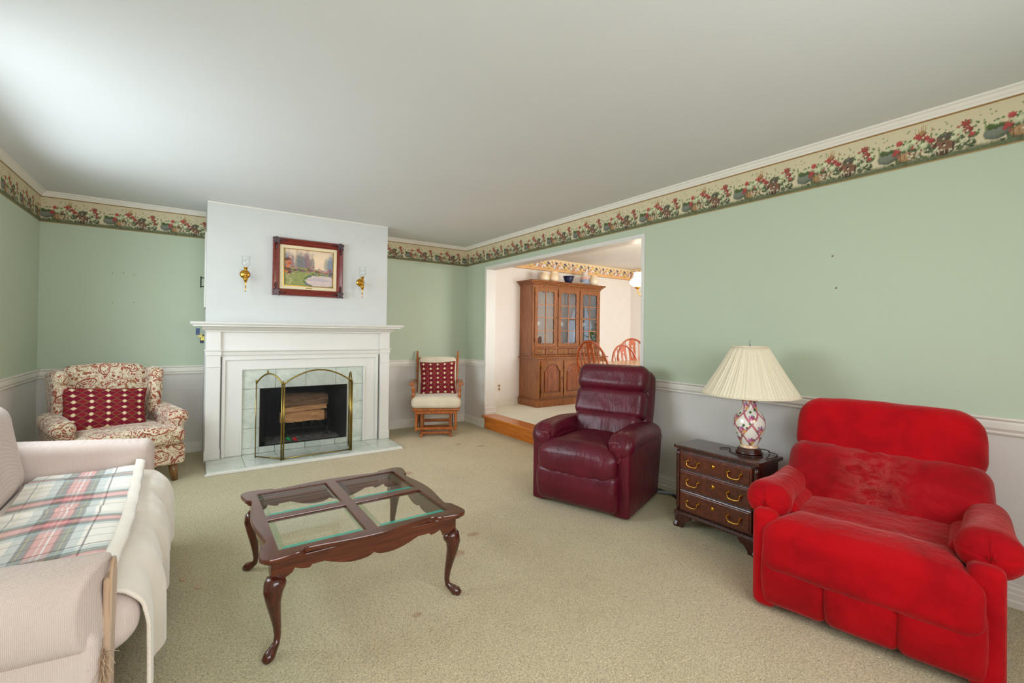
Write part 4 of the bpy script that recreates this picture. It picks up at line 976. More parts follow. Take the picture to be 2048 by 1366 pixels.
tag(obj('loose_cable', MB().tube([(-.20, -3.30, .012), (-.12, -3.42, .016), (-.07, -3.55, .02), (-.09, -3.68, .014), (-.06, -3.82, .018), (-.08, -4.0, .012)], [.012]*6, 8), 'grey_cable'), 'grey bundled cable on the carpet behind the nightstand', 'cable')
tag(obj('power_cable', MB().tube([(-.26, -3.28, .008), (-.14, -3.36, .03), (-.09, -3.46, .012), (-.14, -3.54, .01), (-.07, -3.64, .012)], .009, 8), 'black_rubber'), 'black cable on the carpet behind the leather recliner', 'cable')

# ------------------------------------------------------------------ printed throw pillow
def diamond_cols(U, V, nu, nv):
    """diamonds: maroon ground, cream lozenges, olive outlines"""
    fx = (U*nu) % 1; fy = (V*nv) % 1; A = np.tile(rgb(116, 22, 44), U.shape+(1,))
    gx_ = np.minimum(fx, 1-fx); d2 = gx_/.40+np.abs(fy-.5)/.50; A[d2 < 1] = rgb(124, 92, 52); A[d2 < .80] = rgb(132, 28, 44)
    d3 = np.abs(fx-.5)/.42+np.minimum(fy, 1-fy)/.5; pass
    d1 = np.abs(fx-.5)/.17+np.abs(fy-.5)/.30; A[d1 < 1] = rgb(226, 204, 162)
    return A
def pillow(name, label, w_, h_, t_, loc, rot, nu, nv, group=None):
    n = 96; u = np.linspace(0, 1, n); U, V = np.meshgrid(u, u, indexing='ij'); ex = 1-(2*U-1)**2; ey = 1-(2*V-1)**2
    th = t_/2*np.sqrt(np.clip(ex*ey, 0, 1))**.8; cr = 1-.06*(ex*(1-ey))-.0; cc = 1-.06*(ey*(1-ex))
    m = MB(); cols = []
    for s in (-1, 1):
        P = np.zeros((n, n, 3)); P[..., 0] = (U-.5)*w_*(1-.07*ex*0-.07*np.sin(PI*V)*1.0); P[..., 2] = (V-.5)*h_*(1-.07*np.sin(PI*U))
        P[..., 1] = s*(th+.004)+.004*np.sin(U*17+V*9)*ex*ey; m.grid(P); cols.append(diamond_cols(U, V, nu, nv).reshape(-1, 3))
    o = obj(name, m, 'diamond'); paint(o, np.concatenate(cols))
    bm = bmesh.new(); bm.from_mesh(o.data); bmesh.ops.remove_doubles(bm, verts=bm.verts, dist=.009 if 0 else 1e-6); bm.to_mesh(o.data); bm.free()
    o.location = loc; o.rotation_euler = rot; tag(o, label, 'cushion', group); return o

# ------------------------------------------------------------------ paisley wing chair
wc = thing('wing_chair', 'cream and rust paisley wing chair with tapered wooden legs in the left corner', 'armchair', (-3.66, -.755, 0), math.radians(20))
def wcp(name, mb, mat='paisley'): return obj(name, mb, mat, wc)
rb = Matrix.Rotation(math.radians(-10), 3, 'X')
def hump(v): v[:, 2] += np.where(v[:, 2] > .2, .025*np.cos(np.clip(v[:, 0]/.3, -1, 1)*PI/2), 0); v[:, 1] -= np.where(v[:, 1] < 0, .025*np.cos(v[:, 0]*4), 0); return v
wcp('backrest', MB().rbox((.56, .16, .64), .06, 20, (0, .29, .60), hump, rb))
def seatf(v): v[:, 2] += np.where(v[:, 2] > 0, .02*(1-(v[:, 0]/.35)**2), 0); return v
def tsh(v): v[:, 0] *= 1+.22*np.clip((-v[:, 1]-.16)/.06, 0, 1); return seatf(v)
wcp('seat_cushion', MB().rbox((.58, .62, .14), .055, 22, (0, -.13, .375), tsh))
wcp('seat_base', MB().rbox((.72, .66, .17), .03, 12, (0, -.07, .225)))
for s in (-1, 1):
    def armf(v, s=s): t = np.clip((v[:, 1]+.3)/.6, 0, 1); v[:, 2] += .03*t*(v[:, 2] > 0); v[:, 0] += s*.012*np.clip(v[:, 2]/.1, -1, 1); return v
    wcp('arm', MB().rbox((.115, .56, .34), .05, 18, (s*.335, .0, .375), armf))
    wcp('arm_roll', MB().rbox((.15, .50, .12), .058, 20, (s*.355, -.04, .515), lambda v: v+np.stack([0*v[:, 0], 0*v[:, 0], .02*v[:, 1]/.3], 1)))
    def wingf(v, s=s):
        t = np.clip((v[:, 2]+.22)/.44, 0, 1); v[:, 1] = v[:, 1]*(0.75+.25*t)+.03*(1-t); v[:, 0] += s*(-.0+.02*t); v[:, 2] -= np.where((v[:, 1] < 0) & (v[:, 2] > .1), .03*np.clip(-v[:, 1]/.15, 0, 1)**2, 0); return v
    wcp('wing', MB().rbox((.095, .32, .42), .046, 18, (s*.292, .20, .70), wingf, Matrix.Rotation(math.radians(-6), 3, 'X')))
    wcp('leg', MB().tube([(s*.29, -.33, .155), (s*.30, -.345, .0)], [.036, .022], 16), 'leg_gold')
    wcp('leg', MB().tube([(s*.29, .20, .155), (s*.30, .25, .0)], [.03, .018], 16), 'leg_gold')
pillow('throw_pillow', 'maroon diamond patterned cushion leaning in the paisley wing chair', .54, .37, .15, (-3.72, -.75, .585), (math.radians(-22), math.radians(5), math.radians(18)), 5, 7, None)

# ------------------------------------------------------------------ glider chair
gc = thing('glider_chair', 'small oak glider chair with cream cushions in the far right corner', 'glider chair', (-.67, -.49, 0), math.radians(-27))
def gp(name, mb, mat='glider', **k): return obj(name, mb, mat, gc, **k)
def turned(p0, p1, r, n=12, beads=3):
    p0, p1 = Vector(p0), Vector(p1); K = 25; ps, rs = [], []
    for i in range(K):
        t = i/(K-1); ps.append(p0.lerp(p1, t)); rs.append(r*(.72+.28*abs(math.sin(t*PI*beads))))
    return MB().tube(ps, rs, n)
for s in (-1, 1):
    gp('base_foot', MB().obox((s*.17, .0, .02), (.03, .50, .035)), smooth=False, bevel=.006)
    gp('base_post', MB().obox((s*.17, .12, .16), (.03, .05, .27)), smooth=False, bevel=.004)
    gp('base_post', MB().obox((s*.17, -.14, .16), (.03, .05, .27)), smooth=False, bevel=.004)
    gp('side_rail', MB().obox((s*.235, .0, .29), (.03, .46, .045)), smooth=False, bevel=.005)
    gp('hanging_post', MB().obox((s*.232, -.225, .19), (.028, .028, .235)), smooth=False, bevel=.004)
    gp('hanging_post', MB().obox((s*.232, .20, .19), (.028, .028, .235)), smooth=False, bevel=.004)
    gp('side_stretcher', MB().obox((s*.232, -.01, .095), (.024, .44, .03)), smooth=False, bevel=.004)
    gp('back_post', turned((s*.235, .20, .30), (s*.262, .36, .935), .017, 12, 5))
    gp('post_finial', MB().lathe([(.010, -.01), (.015, .0), (.016, .015), (.010, .03), (.016, .04), (.012, .055), (.002, .062)], (s*.263, .363, .935), 12))
    gp('arm_rest', MB().rbox((.06, .50, .028), .012, 8, (s*.29, .0, .625)), smooth=True)
    gp('arm_post', turned((s*.265, -.19, .36), (s*.28, -.19, .60), .018, 12, 3))
    gp('arm_post', turned((s*.265, .0, .36), (s*.28, .02, .60), .012, 10, 2))
gp('seat_frame', MB().rbox((.56, .50, .03), .012, 8, (0, -.01, .325)))
gp('seat_rail', MB().obox((0, -.225, .295), (.44, .028, .045)), smooth=False, bevel=.004)
gp('front_stretcher', MB().obox((0, -.225, .10), (.44, .026, .032)), smooth=False, bevel=.005)
gp('base_stretcher', MB().obox((0, -.20, .045), (.34, .026, .026)), smooth=False, bevel=.005)
gp('base_stretcher', MB().obox((0, .18, .045), (.34, .026, .026)), smooth=False, bevel=.005)
for z, y in ((.24, .0), (.165, -.02), (.13, .1)): gp('cross_bar', MB().obox((0, y, z), (.36, .035, .022)), smooth=False, bevel=.003)
for s in (-1, 1):
    for y in (-.12, .10): gp('swing_link', MB().obox((s*.195, y, .19), (.008, .022, .20), Matrix.Rotation(.12, 3, 'X')), 'iron', smooth=False)
for x in (-.12, 0, .12): gp('back_spindle', MB().tube([(x, .20, .33), (x*1.08, .345, .88)], .008, 8))
gp('crest_rail', MB().rbox((.52, .022, .05), .01, 8, (0, .355, .885)))
def cush(v): v[:, 2] += np.where(v[:, 2] > 0, .012*(1-(v[:, 0]/.29)**2), 0); return v+np.stack([0*v[:, 0], vnoise(v, 5, 2)*.003, vnoise(v, 6, 2)*.004], 1)
gp('seat_cushion', MB().rbox((.58, .53, .13), .055, 18, (0, -.03, .405), cush), 'cushion_cream')
gp('back_cushion', MB().rbox((.48, .11, .52), .05, 18, (0, .235, .66), cush, Matrix.Rotation(math.radians(-14), 3, 'X')), 'cushion_cream')
def glocal(x, y, z):
    a = gc.rotation_euler.z; return (gc.location.x+x*math.cos(a)-y*math.sin(a), gc.location.y+x*math.sin(a)+y*math.cos(a), z)
pillow('throw_pillow', 'maroon diamond patterned cushion standing upright on the cream glider chair', .45, .43, .13, glocal(.01, .10, .66), (math.radians(-13), math.radians(-2), math.radians(-27)), 5, 7, None)

# ------------------------------------------------------------------ loveseat with throws
so = thing('loveseat', 'beige woven loveseat with frayed arm at the left edge under two throws', 'sofa', (-3.75, -3.22, 0))
SX = lambda x: x+3.75
SY = lambda y: y+3.22
def sp_(name, mb, mat='sofa'): return obj(name, mb, mat, so)
sp_('seat_base', MB().rbox((.80, 1.46, .26), .03, 14, (SX(-3.77), 0, .19)))
sp_('backrest', MB().rbox((.24, 1.95, .80), .06, 18, (SX(-4.06), 0, .44)))
def seatc(v): v[:, 2] += np.where(v[:, 2] > 0, .012*(1-(v[:, 1]/.36)**2), 0); v[:, 0] += np.where(v[:, 0] > .2, .02*(1-(v[:, 2]/.08)**2), 0); return v
for y in (SY(-2.86), SY(-3.585)): sp_('seat_cushion', MB().rbox((.62, .722, .17), .07, 20, (SX(-3.605), y, .388), seatc))
def backc(v): v[:, 0] += np.where(v[:, 0] > 0, .03*np.cos(v[:, 1]*4), 0)+.0; return v+np.stack([vnoise(v, 7, 1.5)*.006, 0*v[:, 0], vnoise(v, 9, 1.5)*.006], 1)
for y in (SY(-2.865), SY(-3.575)): sp_('back_cushion', MB().rbox((.20, .70, .44), .085, 20, (SX(-3.925), y, .675), backc, Matrix.Rotation(math.radians(-10), 3, 'Y')))
def far_arm(v):
    v[:, 2] += np.where(v[:, 2] > 0, -.085*(v[:, 0]-.42)*1.0, 0); return v
sp_('arm', MB().rbox((.84, .20, .60), .045, 18, (SX(-3.745), SY(-2.385), .318), far_arm))
# near arm: rolled pad over a recessed side
sp_('arm', MB().rbox((.82, .165, .46), .03, 14, (SX(-3.752), SY(-4.022), .245)))
def arm_sec(sc_=1.0, n=40):
    return [(.110*sc_*math.copysign(abs(math.cos(a))**.75, math.cos(a)), .108*sc_*math.copysign(abs(math.sin(a))**.8, math.sin(a))) for a in np.linspace(0, 2*PI, n, False)]
xs_ = np.concatenate([np.linspace(-4.17, -3.345, 26), [-3.338, -3.334, -3.333]]); P = np.zeros((len(xs_), 40, 3))
for i, x in enumerate(xs_):
    k_ = 1.0 if x < -3.34 else (.985 if x < -3.336 else .95 if x < -3.3335 else .90)
    for j, (a, b) in enumerate(arm_sec(k_)): P[i, j] = (SX(x)-.05*np.clip((.03-a)/.14, 0, 1)**1.5*np.clip((x+3.6)/.26, 0, 1), SY(-4.035)+a+.003*math.sin(x*9), .530+b+.075*(-3.33-x))
pm_ = MB().grid(P, True); pm_.f.append(tuple(range(40))); pm_.f.append(tuple(28*40+q for q in range(40))); sp_('arm_pad', pm_)
q = [(SX(-3.327), SY(-3.985)+a*.40, .520+b*.86) for a, b in arm_sec(1)]
sp_('arm_piping', MB().tube(q+q[:1], .0045, 6, False), 'sofa_front')
sp_('arm_front_panel', MB().rbox((.018, .092, .56), .008, 10, (SX(-3.334), SY(-3.985), .298)), 'sofa_front')
fr = MB(); rs = np.random.RandomState(9)
for i in range(320):
    z = .03+rs.rand()*.38; y = SY(-4.03-.07*rs.rand()); x = SX(-3.342)+.012*rs.rand(); d = Vector((rs.randn()*.4+.1, -.5-rs.rand()*.5, -.6+rs.randn()*.5)).normalized()*(.012+.04*rs.rand())
    p = Vector((x, y, z)); fr.tube([p, p+d*.5, p+d+Vector((0, 0, -.008))], [.0014, .0011, .0006], 4)
f_o = sp_('frayed_threads', fr, 'sofa_raw'); f_o['kind'] = 'stuff'
# cream fleece blanket over the seat front
def sheet(name, path, y0, y1, ny, mat, label, wav, cols=None, thick=.008, cat='blanket', yfun=None):
    path = np.array(path, float); d = np.concatenate([[0], np.cumsum(np.hypot(*np.diff(path, axis=0).T))]); n = int(d[-1]/(.0028 if cols is not None else .008))
    s_ = np.linspace(0, d[-1], n); X = np.interp(s_, d, path[:, 0]); Z = np.interp(s_, d, path[:, 1])
    k = np.hanning(9); k /= k.sum(); X = np.convolve(np.pad(X, 4, 'edge'), k, 'valid'); Z = np.convolve(np.pad(Z, 4, 'edge'), k, 'valid')
    yy = np.linspace(y0, y1, ny); P = np.zeros((n, ny, 3)); S, YY = np.meshgrid(s_, yy, indexing='ij')
    P[..., 0] = X[:, None]; P[..., 1] = YY if yfun is None else yfun(S, YY); P[..., 2] = Z[:, None]
    dx, dz = wav(S, YY, d[-1]); P[..., 0] += dx; P[..., 2] += dz
    o = obj(name, MB().grid(P), mat)
    if cols is not None: paint(o, cols(S, YY).reshape(-1, 3))
    md = o.modifiers.new('t', 'SOLIDIFY'); md.thickness = thick; md.offset = 1
    tag(o, label, cat); return o
wv = lambda S, Y_, L_: ((np.clip((S-.35)/.3, 0, 1))*(.014*np.sin(Y_*14+1)+.008*np.sin(Y_*31)), .003*np.sin(Y_*9+S*20))
sheet('fleece_blanket', [(-3.79, .492), (-3.6, .496), (-3.38, .494), (-3.31, .475), (-3.268, .43), (-3.252, .36), (-3.25, .28), (-3.248, .13)], -3.90, -2.52, 130, 'fleece', 'cream fleece blanket hanging over the front of the loveseat seat', wv, None, .010)
sheet('folded_sheet', [(-3.83, .478), (-3.7, .486), (-3.5, .487)], -3.90, -2.52, 40, 'sheet', 'pale pink sheet under the plaid throw at the back of the seat', lambda S, Y_, L_: (0*S, .003*np.sin(Y_*12)), None, .004, 'sheet')
def tartan(S, Y_):
    """tartan: cream ground, red, navy, green, grey lines"""
    A = np.ones(S.shape+(3,))*rgb(246, 240, 230)
    def bands(t, per):
        f = (t % per)/per; out = []
        # (lo, hi, colour, alpha)
        return f, [(.00, .07, rgb(176, 196, 198), .5), (.07, .14, rgb(40, 64, 84), .66), (.14, .16, rgb(120, 24, 50), .7), (.16, .30, rgb(212, 34, 58), .52), (.30, .32, rgb(120, 24, 50), .7), (.32, .39, rgb(40, 74, 80), .66), (.39, .46, rgb(176, 196, 198), .5),
                   (.205, .214, rgb(252, 248, 244), .9), (.245, .254, rgb(252, 248, 244), .9), (.10, .108, rgb(226, 214, 150), .7), (.35, .358, rgb(226, 214, 150), .7), (.49, .50, rgb(60, 48, 62), .75), (.68, .688, rgb(70, 60, 72), .7), (.86, .868, rgb(60, 48, 62), .75), (.90, .91, rgb(226, 210, 140), .5)]
    for t, per in ((S-.10, .40), (Y_+.02, .34)):
        f, bs = bands(t, per)
        for lo, hi, c, al in bs:
            m = ((f >= lo) & (f < hi))[..., None]; al = min(.95, al*1.08); A = np.where(m, A*(1-al)+(A*.2+c*.8)*al, A)
    return A.clip(0, 1)
wp = lambda S, Y_, L_: (.012*np.sin(Y_*3.2)+0*S, .006*np.sin(Y_*11+S*5)*np.clip(1-S*.5, 0, 1)+.012*np.exp(-((Y_+3.12+.25*S)/.02)**2)+.010*np.exp(-((Y_+2.72-.1*S)/.03)**2)+.006*np.sin(S*11+Y_*4))
sheet('plaid_throw', [(-3.755, .512), (-3.6, .518), (-3.42, .517), (-3.365, .512)], -3.915, -2.50, 520, 'plaid', 'red, navy and cream plaid throw spread over the loveseat seat', wp, tartan, .006, 'throw')
sheet('throw_hem', [(-3.385, .520), (-3.365, .524), (-3.348, .516), (-3.345, .505)], -3.915, -2.50, 120, 'fleece', 'rolled white hem along the front edge of the plaid throw', lambda S, Y_, L_: (.012*np.sin(Y_*3.2)+.0015*np.sin(Y_*31), .008+.0015*np.sin(Y_*19)+.014*np.exp(-((Y_+2.55)/.05)**2)), None, .012, 'hem')

# ------------------------------------------------------------------ dining room: hutch
hu = thing('china_hutch', 'tall maple china hutch with scalloped glass doors in the dining room', 'china hutch', (.94, 0, DZ))
hd = -.004
def hp(name, mb, mat='hutch', parent=None, bevel=.002): return obj(name, mb, mat, parent or hu, False, bevel)
HWd = 1.40
hp('plinth', MB().box(-.03, HWd+.03, -.49, hd, .0, .095))
hp('plinth_cap', MB().box(-.022, HWd+.022, -.48, hd, .095, .108), bevel=.004)
hp('lower_case', MB().box(0, HWd, -.46, hd, .108, .70))
hp('waist_top', MB().box(-.03, HWd+.03, -.49, hd, .70, .722), 'hutch', bevel=.007)
hp('upper_back', MB().box(0, HWd, -.02, hd, .722, 1.82), 'hutch_dark')
for x in (0, HWd-.02): hp('upper_side', MB().box(x, x+.02, -.315, -.02, .722, 1.82))
hp('waist_moulding', MB().box(-.012, HWd+.012, -.335, -.30, .722, .745), bevel=.006)
hp('upper_floor', MB().box(.02, HWd-.02, -.31, -.02, .842, .86))
hp('upper_roof', MB().box(-.0, HWd, -.315, -.0, 1.80, 1.82))
for i, (o_, z0, z1) in enumerate(((.008, 1.775, 1.80), (.022, 1.80, 1.815), (.04, 1.815, 1.835), (.062, 1.835, 1.852), (.068, 1.852, 1.862))):
    hp('cornice', MB().box(-o_, HWd+o_, -.322-o_, hd, z0, z1), bevel=.005)
for z in (1.17, 1.47): hp('shelf', MB().box(.02, HWd-.02, -.27, -.02, z, z+.014), 'hutch_dark')
hp('face_rail', MB().box(.0, HWd, -.322, -.305, .745, .752)); hp('face_rail', MB().box(.0, HWd, -.322, -.305, .842, .866)); hp('face_rail', MB().box(0, HWd, -.322, -.305, 1.755, 1.80))
dw = (HWd-.07)/3
for i in range(4): hp('face_stile', MB().box(i*(dw+.012)+(0 if i else 0)-(.0 if i == 0 else .0), i*(dw+.012)+.034, -.3225, -.305, .745, 1.78))
# lower face & doors
for i in range(3):
    x0 = .034+i*(dw+.012); x1 = x0+dw-.022; cx_ = (x0+x1)/2
    # small drawers
    for a, b in ((x0+.004, cx_-.006), (cx_+.006, x1-.004)):
        d = hp('drawer', MB().box(a, b, -.334, -.318, .757, .838), 'hutch', bevel=.005)
        obj('drawer_pull', MB().tube([((a+b)/2-.018, -.337, .80), ((a+b)/2-.014, -.345, .788), ((a+b)/2, -.347, .782), ((a+b)/2+.014, -.345, .788), ((a+b)/2+.018, -.337, .80)], .0025, 6), 'brass_old', d)
        obj('pull_plate', MB().rbox((.045, .003, .018), .0012, 4, ((a+b)/2, -.3355, .80)), 'brass_old', d)
    # glazed door with scalloped opening
    z0, z1 = .868, 1.756; w_ = x1-x0; h_ = z1-z0; ix0, ix1, iz0, iz1 = .048, w_-.048, .055, h_-.055; pts = []
    n_ = 24
    for t in np.linspace(0, 1, n_, False): pts.append((ix0+.02+(ix1-ix0-.04)*t, iz0+.007*abs(math.sin(t*PI*3))*-1+.01*(1-abs(2*t-1))))
    for t in np.linspace(0, 1, 80, False): pts.append((ix1-.008*abs(math.sin(t*PI*8)), iz0+.015+(iz1-iz0-.03)*t))
    for t in np.linspace(0, 1, n_, False): pts.append((ix1-.02-(ix1-ix0-.04)*t, iz1-.012+.016*abs(math.sin(t*PI*3+.5))))
    for t in np.linspace(0, 1, 80, False): pts.append((ix0+.008*abs(math.sin(t*PI*8)), iz1-.015-(iz1-iz0-.03)*t))
    door = plate('glass_door', [[(0, 0), (w_, 0), (w_, h_), (0, h_)], pts], .018, 'hutch', hu, mat_xz(x0, -.331, z0), .003)
    obj('pane', MB().box(x0+.03, x1-.03, -.326, -.3245, z0+.035, z1-.035), 'glass_hutch', door, False)
    hp('muntin', MB().box(cx_-.0045, cx_+.0045, -.333, -.327, z0+iz0-.01, z0+iz1+.005), 'oak', door, .001)
    for k in (.25, .5, .75): hp('muntin', MB().box(x0+ix0-.006, x1-ix0+.006, -.333, -.327, z0+iz0+(iz1-iz0)*k-.0045, z0+iz0+(iz1-iz0)*k+.0045), 'oak', door, .001)
    kx = x1-.014 if i < 2 else x0+.014
    obj('knob', MB().lathe([(.001, -.022), (.008, -.02), (.009, -.013), (.004, -.008), (.006, 0)], (kx, -.340, z0+h_*.5), 12, 'y'), 'brass_old', door)
    hx_ = x0-.002 if i < 2 else x1+.002
    for z in (z0+.1, z1-.1): obj('hinge', MB().cyl((hx_, -.341, z-.02), (hx_, -.341, z+.02), .004, None, 8), 'iron', door)
    # lower panelled doors
    X0_, X1_ = .05+i*(HWd-.1+.02)/3, .05+(i+1)*(HWd-.1+.02)/3-.02; Z0_, Z1_ = .14, .672; W2, H2 = X1_-X0_, Z1_-Z0_
    ap_ = [(.05, .06), (W2-.05, .06), (W2-.05, H2-.15)]
    ap_ += [(W2-.075, H2-.145), (W2-.095, H2-.115)]+[(W2/2+(W2/2-.105)*math.cos(a), H2-.095+.045*math.sin(a)) for a in np.linspace(.1, PI-.1, 12)]+[(.095, H2-.115), (.075, H2-.145), (.05, H2-.15)]
    d2 = plate('panel_door', [[(0, 0), (W2, 0), (W2, H2), (0, H2)], ap_], .018, 'hutch', hu, mat_xz(X0_, -.470, Z0_), .003)
    ip = [(W2/2+(x-W2/2)*.86, H2/2+(z-H2/2)*.93-.002) for x, z in ap_]
    plate('raised_panel', [ip], .014, 'hutch_dark', d2, mat_xz(X0_, -.466, Z0_), .005)
    kx = X1_-.014 if i != 1 else X1_-.014
    obj('knob', MB().lathe([(.001, -.024), (.009, -.02), (.010, -.013), (.004, -.008), (.007, 0)], (kx, -.479, Z0_+H2*.52), 12, 'y'), 'brass_old', d2)
    for z in (Z0_+.08, Z1_-.1): obj('hinge', MB().cyl((X0_-.003, -.482, z-.02), (X0_-.003, -.482, z+.02), .0045, None, 8), 'iron', d2)
for x in (.012, HWd-.012): obj('corner_column', turned((x, -.462, .12), (x, -.462, .69), .014, 12, 9), 'hutch', hu)
# pottery on top and outlet
def pot(name, prof, loc, cf, label, cat, handle=None, group=None):
    t = thing(name, label, cat, loc, 0, group); pr = np.array(prof); s_ = np.linspace(0, 1, 30); d = np.concatenate([[0], np.cumsum(np.hypot(*np.diff(pr, axis=0).T))]); d /= d[-1]
    R_ = np.interp(s_, d, pr[:, 0]); Zz = np.interp(s_, d, pr[:, 1]); m = MB().lathe(list(zip(R_, Zz)), n=28, caps=False); m.f.append(tuple(range(28)))
    o = obj('body', m, 'pottery', t); cols = np.repeat(np.array([cf(z) for z in Zz]), 28, 0); paint(o, cols); md = o.modifiers.new('t', 'SOLIDIFY'); md.thickness = .004
    if handle:
        h0, h1, rr, a = handle; c_, s2 = math.cos(a), math.sin(a)
        q = [(np.interp(h0, pr[:, 1], pr[:, 0])-.004, h0), (rr, h0-.0), (rr+.012, (h0+h1)/2), (rr, h1), (np.interp(h1, pr[:, 1], pr[:, 0])-.004, h1)]
        hb = MB().tube([(x*c_, x*s2, z) for x, z in q], .006, 8); ho = obj('handle', hb, 'pottery', t); paint(ho, np.tile(cf(h1), (len(ho.data.vertices), 1)))
    return t
TZ = DZ+1.862
cream = lambda z: rgb(232, 210, 176)
pot('jug', [(.045, 0), (.066, .02), (.07, .06), (.066, .09), (.05, .115), (.052, .135)], (1.175, -.30, TZ), cream, 'small cream jug, leftmost piece on top of the hutch', 'jug', (.03, .11, .09, 0))
pot('jug', [(.05, 0), (.074, .025), (.078, .07), (.072, .10), (.056, .13), (.06, .155)], (1.360, -.30, TZ), cream, 'larger cream jug with handle, second from the left on the hutch', 'jug', (.04, .13, .10, 0))
pot('bowl', [(.045, 0), (.052, .01), (.07, .05), (.08, .09), (.09, .108)], (1.660, -.30, TZ), lambda z: rgb(24, 30, 66), 'dark navy blue bowl in the middle of the hutch top', 'bowl')
pot('pitcher', [(.04, 0), (.06, .02), (.07, .06), (.066, .10), (.046, .14), (.038, .17), (.046, .205)], (2.010, -.30, TZ), lambda z: rgb(140, 152, 172) if z < .085 else (rgb(222, 170, 150) if z < .12 else rgb(214, 202, 190)), 'tall blue and pink banded pitcher on the hutch', 'pitcher', (.07, .17, .085, 0))
pot('jar', [(.05, 0), (.08, .03), (.086, .08), (.07, .12), (.052, .14), (.058, .155)], (2.210, -.30, TZ), lambda z: rgb(230, 214, 186), 'round cream jar, rightmost piece on the hutch top', 'jar', (.04, .13, .105, PI))
pot('saucer', [(.02, 0), (.07, .006), (.08, .012)], (1.880, -.345, TZ), lambda z: rgb(224, 206, 180), 'flat cream saucer in front of the banded pitcher', 'saucer')
rs = np.random.RandomState(3)
for k, (x, z) in enumerate(((1.08, .86), (1.25, .86), (1.75, .86), (1.15, 1.184), (1.62, 1.184), (2.1, 1.184))):
    pot('cup', [(.025, 0), (.035, .02), (.04, .07)], (x+.1*0, -.16, DZ+z), lambda z: rgb(226, 220, 210), ['white cup on the lowest hutch shelf, left end', 'white cup on the lowest hutch shelf, beside the left end cup', 'white cup on the lowest hutch shelf behind the middle door', 'white cup on the middle hutch shelf behind the left door', 'white cup on the middle hutch shelf behind the middle door', 'white cup on the middle hutch shelf behind the right door'][k], 'cup', (.02, .06, .055, 0), 'cups inside the hutch')
ou = thing('wall_outlet', 'ivory wall outlet on the dining room wall left of the hutch', 'outlet', (.575, 0, .435))
bobj('cover_plate', MB().box(-.035, .035, -.006, 0, -.058, .058), 'plug_white', ou, .003)
for z in (-.024, .024): bobj('socket', MB().box(-.014, .014, -.009, -.005, z-.014, z+.014), 'slot', ou, .003)

# ------------------------------------------------------------------ dining table, windsor chairs, chandelier
dt = thing('dining_table', 'wooden dining table with pale top seen through the opening', 'dining table', (1.10, -2.75, DZ))
a_, b_, r_ = .58, .93, .22; pts = []
for cx_, cy_, s0 in ((a_-r_, b_-r_, 0), (-a_+r_, b_-r_, PI/2), (-a_+r_, -b_+r_, PI), (a_-r_, -b_+r_, 1.5*PI)):
    pts += [(cx_+r_*math.cos(s0+t), cy_+r_*math.sin(s0+t)) for t in np.linspace(0, PI/2, 9)]
plate('table_top', [pts], .03, 'table_top', dt, Matrix.Translation((0, 0, .735)), .006)
plate('edge_band', [[(x*1.0, y*1.0) for x, y in pts]], .012, 'cherry', dt, Matrix.Translation((0, 0, .712)), .003)
bobj('apron', MB().box(-.45, .45, -.8, .8, .62, .706), 'windsor', dt)
for sx in (-1, 1):
    for sy_ in (-1, 1): obj('leg', turned((sx*.42, sy_*.76, 0), (sx*.42, sy_*.76, .64), .035, 14, 4), 'windsor', dt)
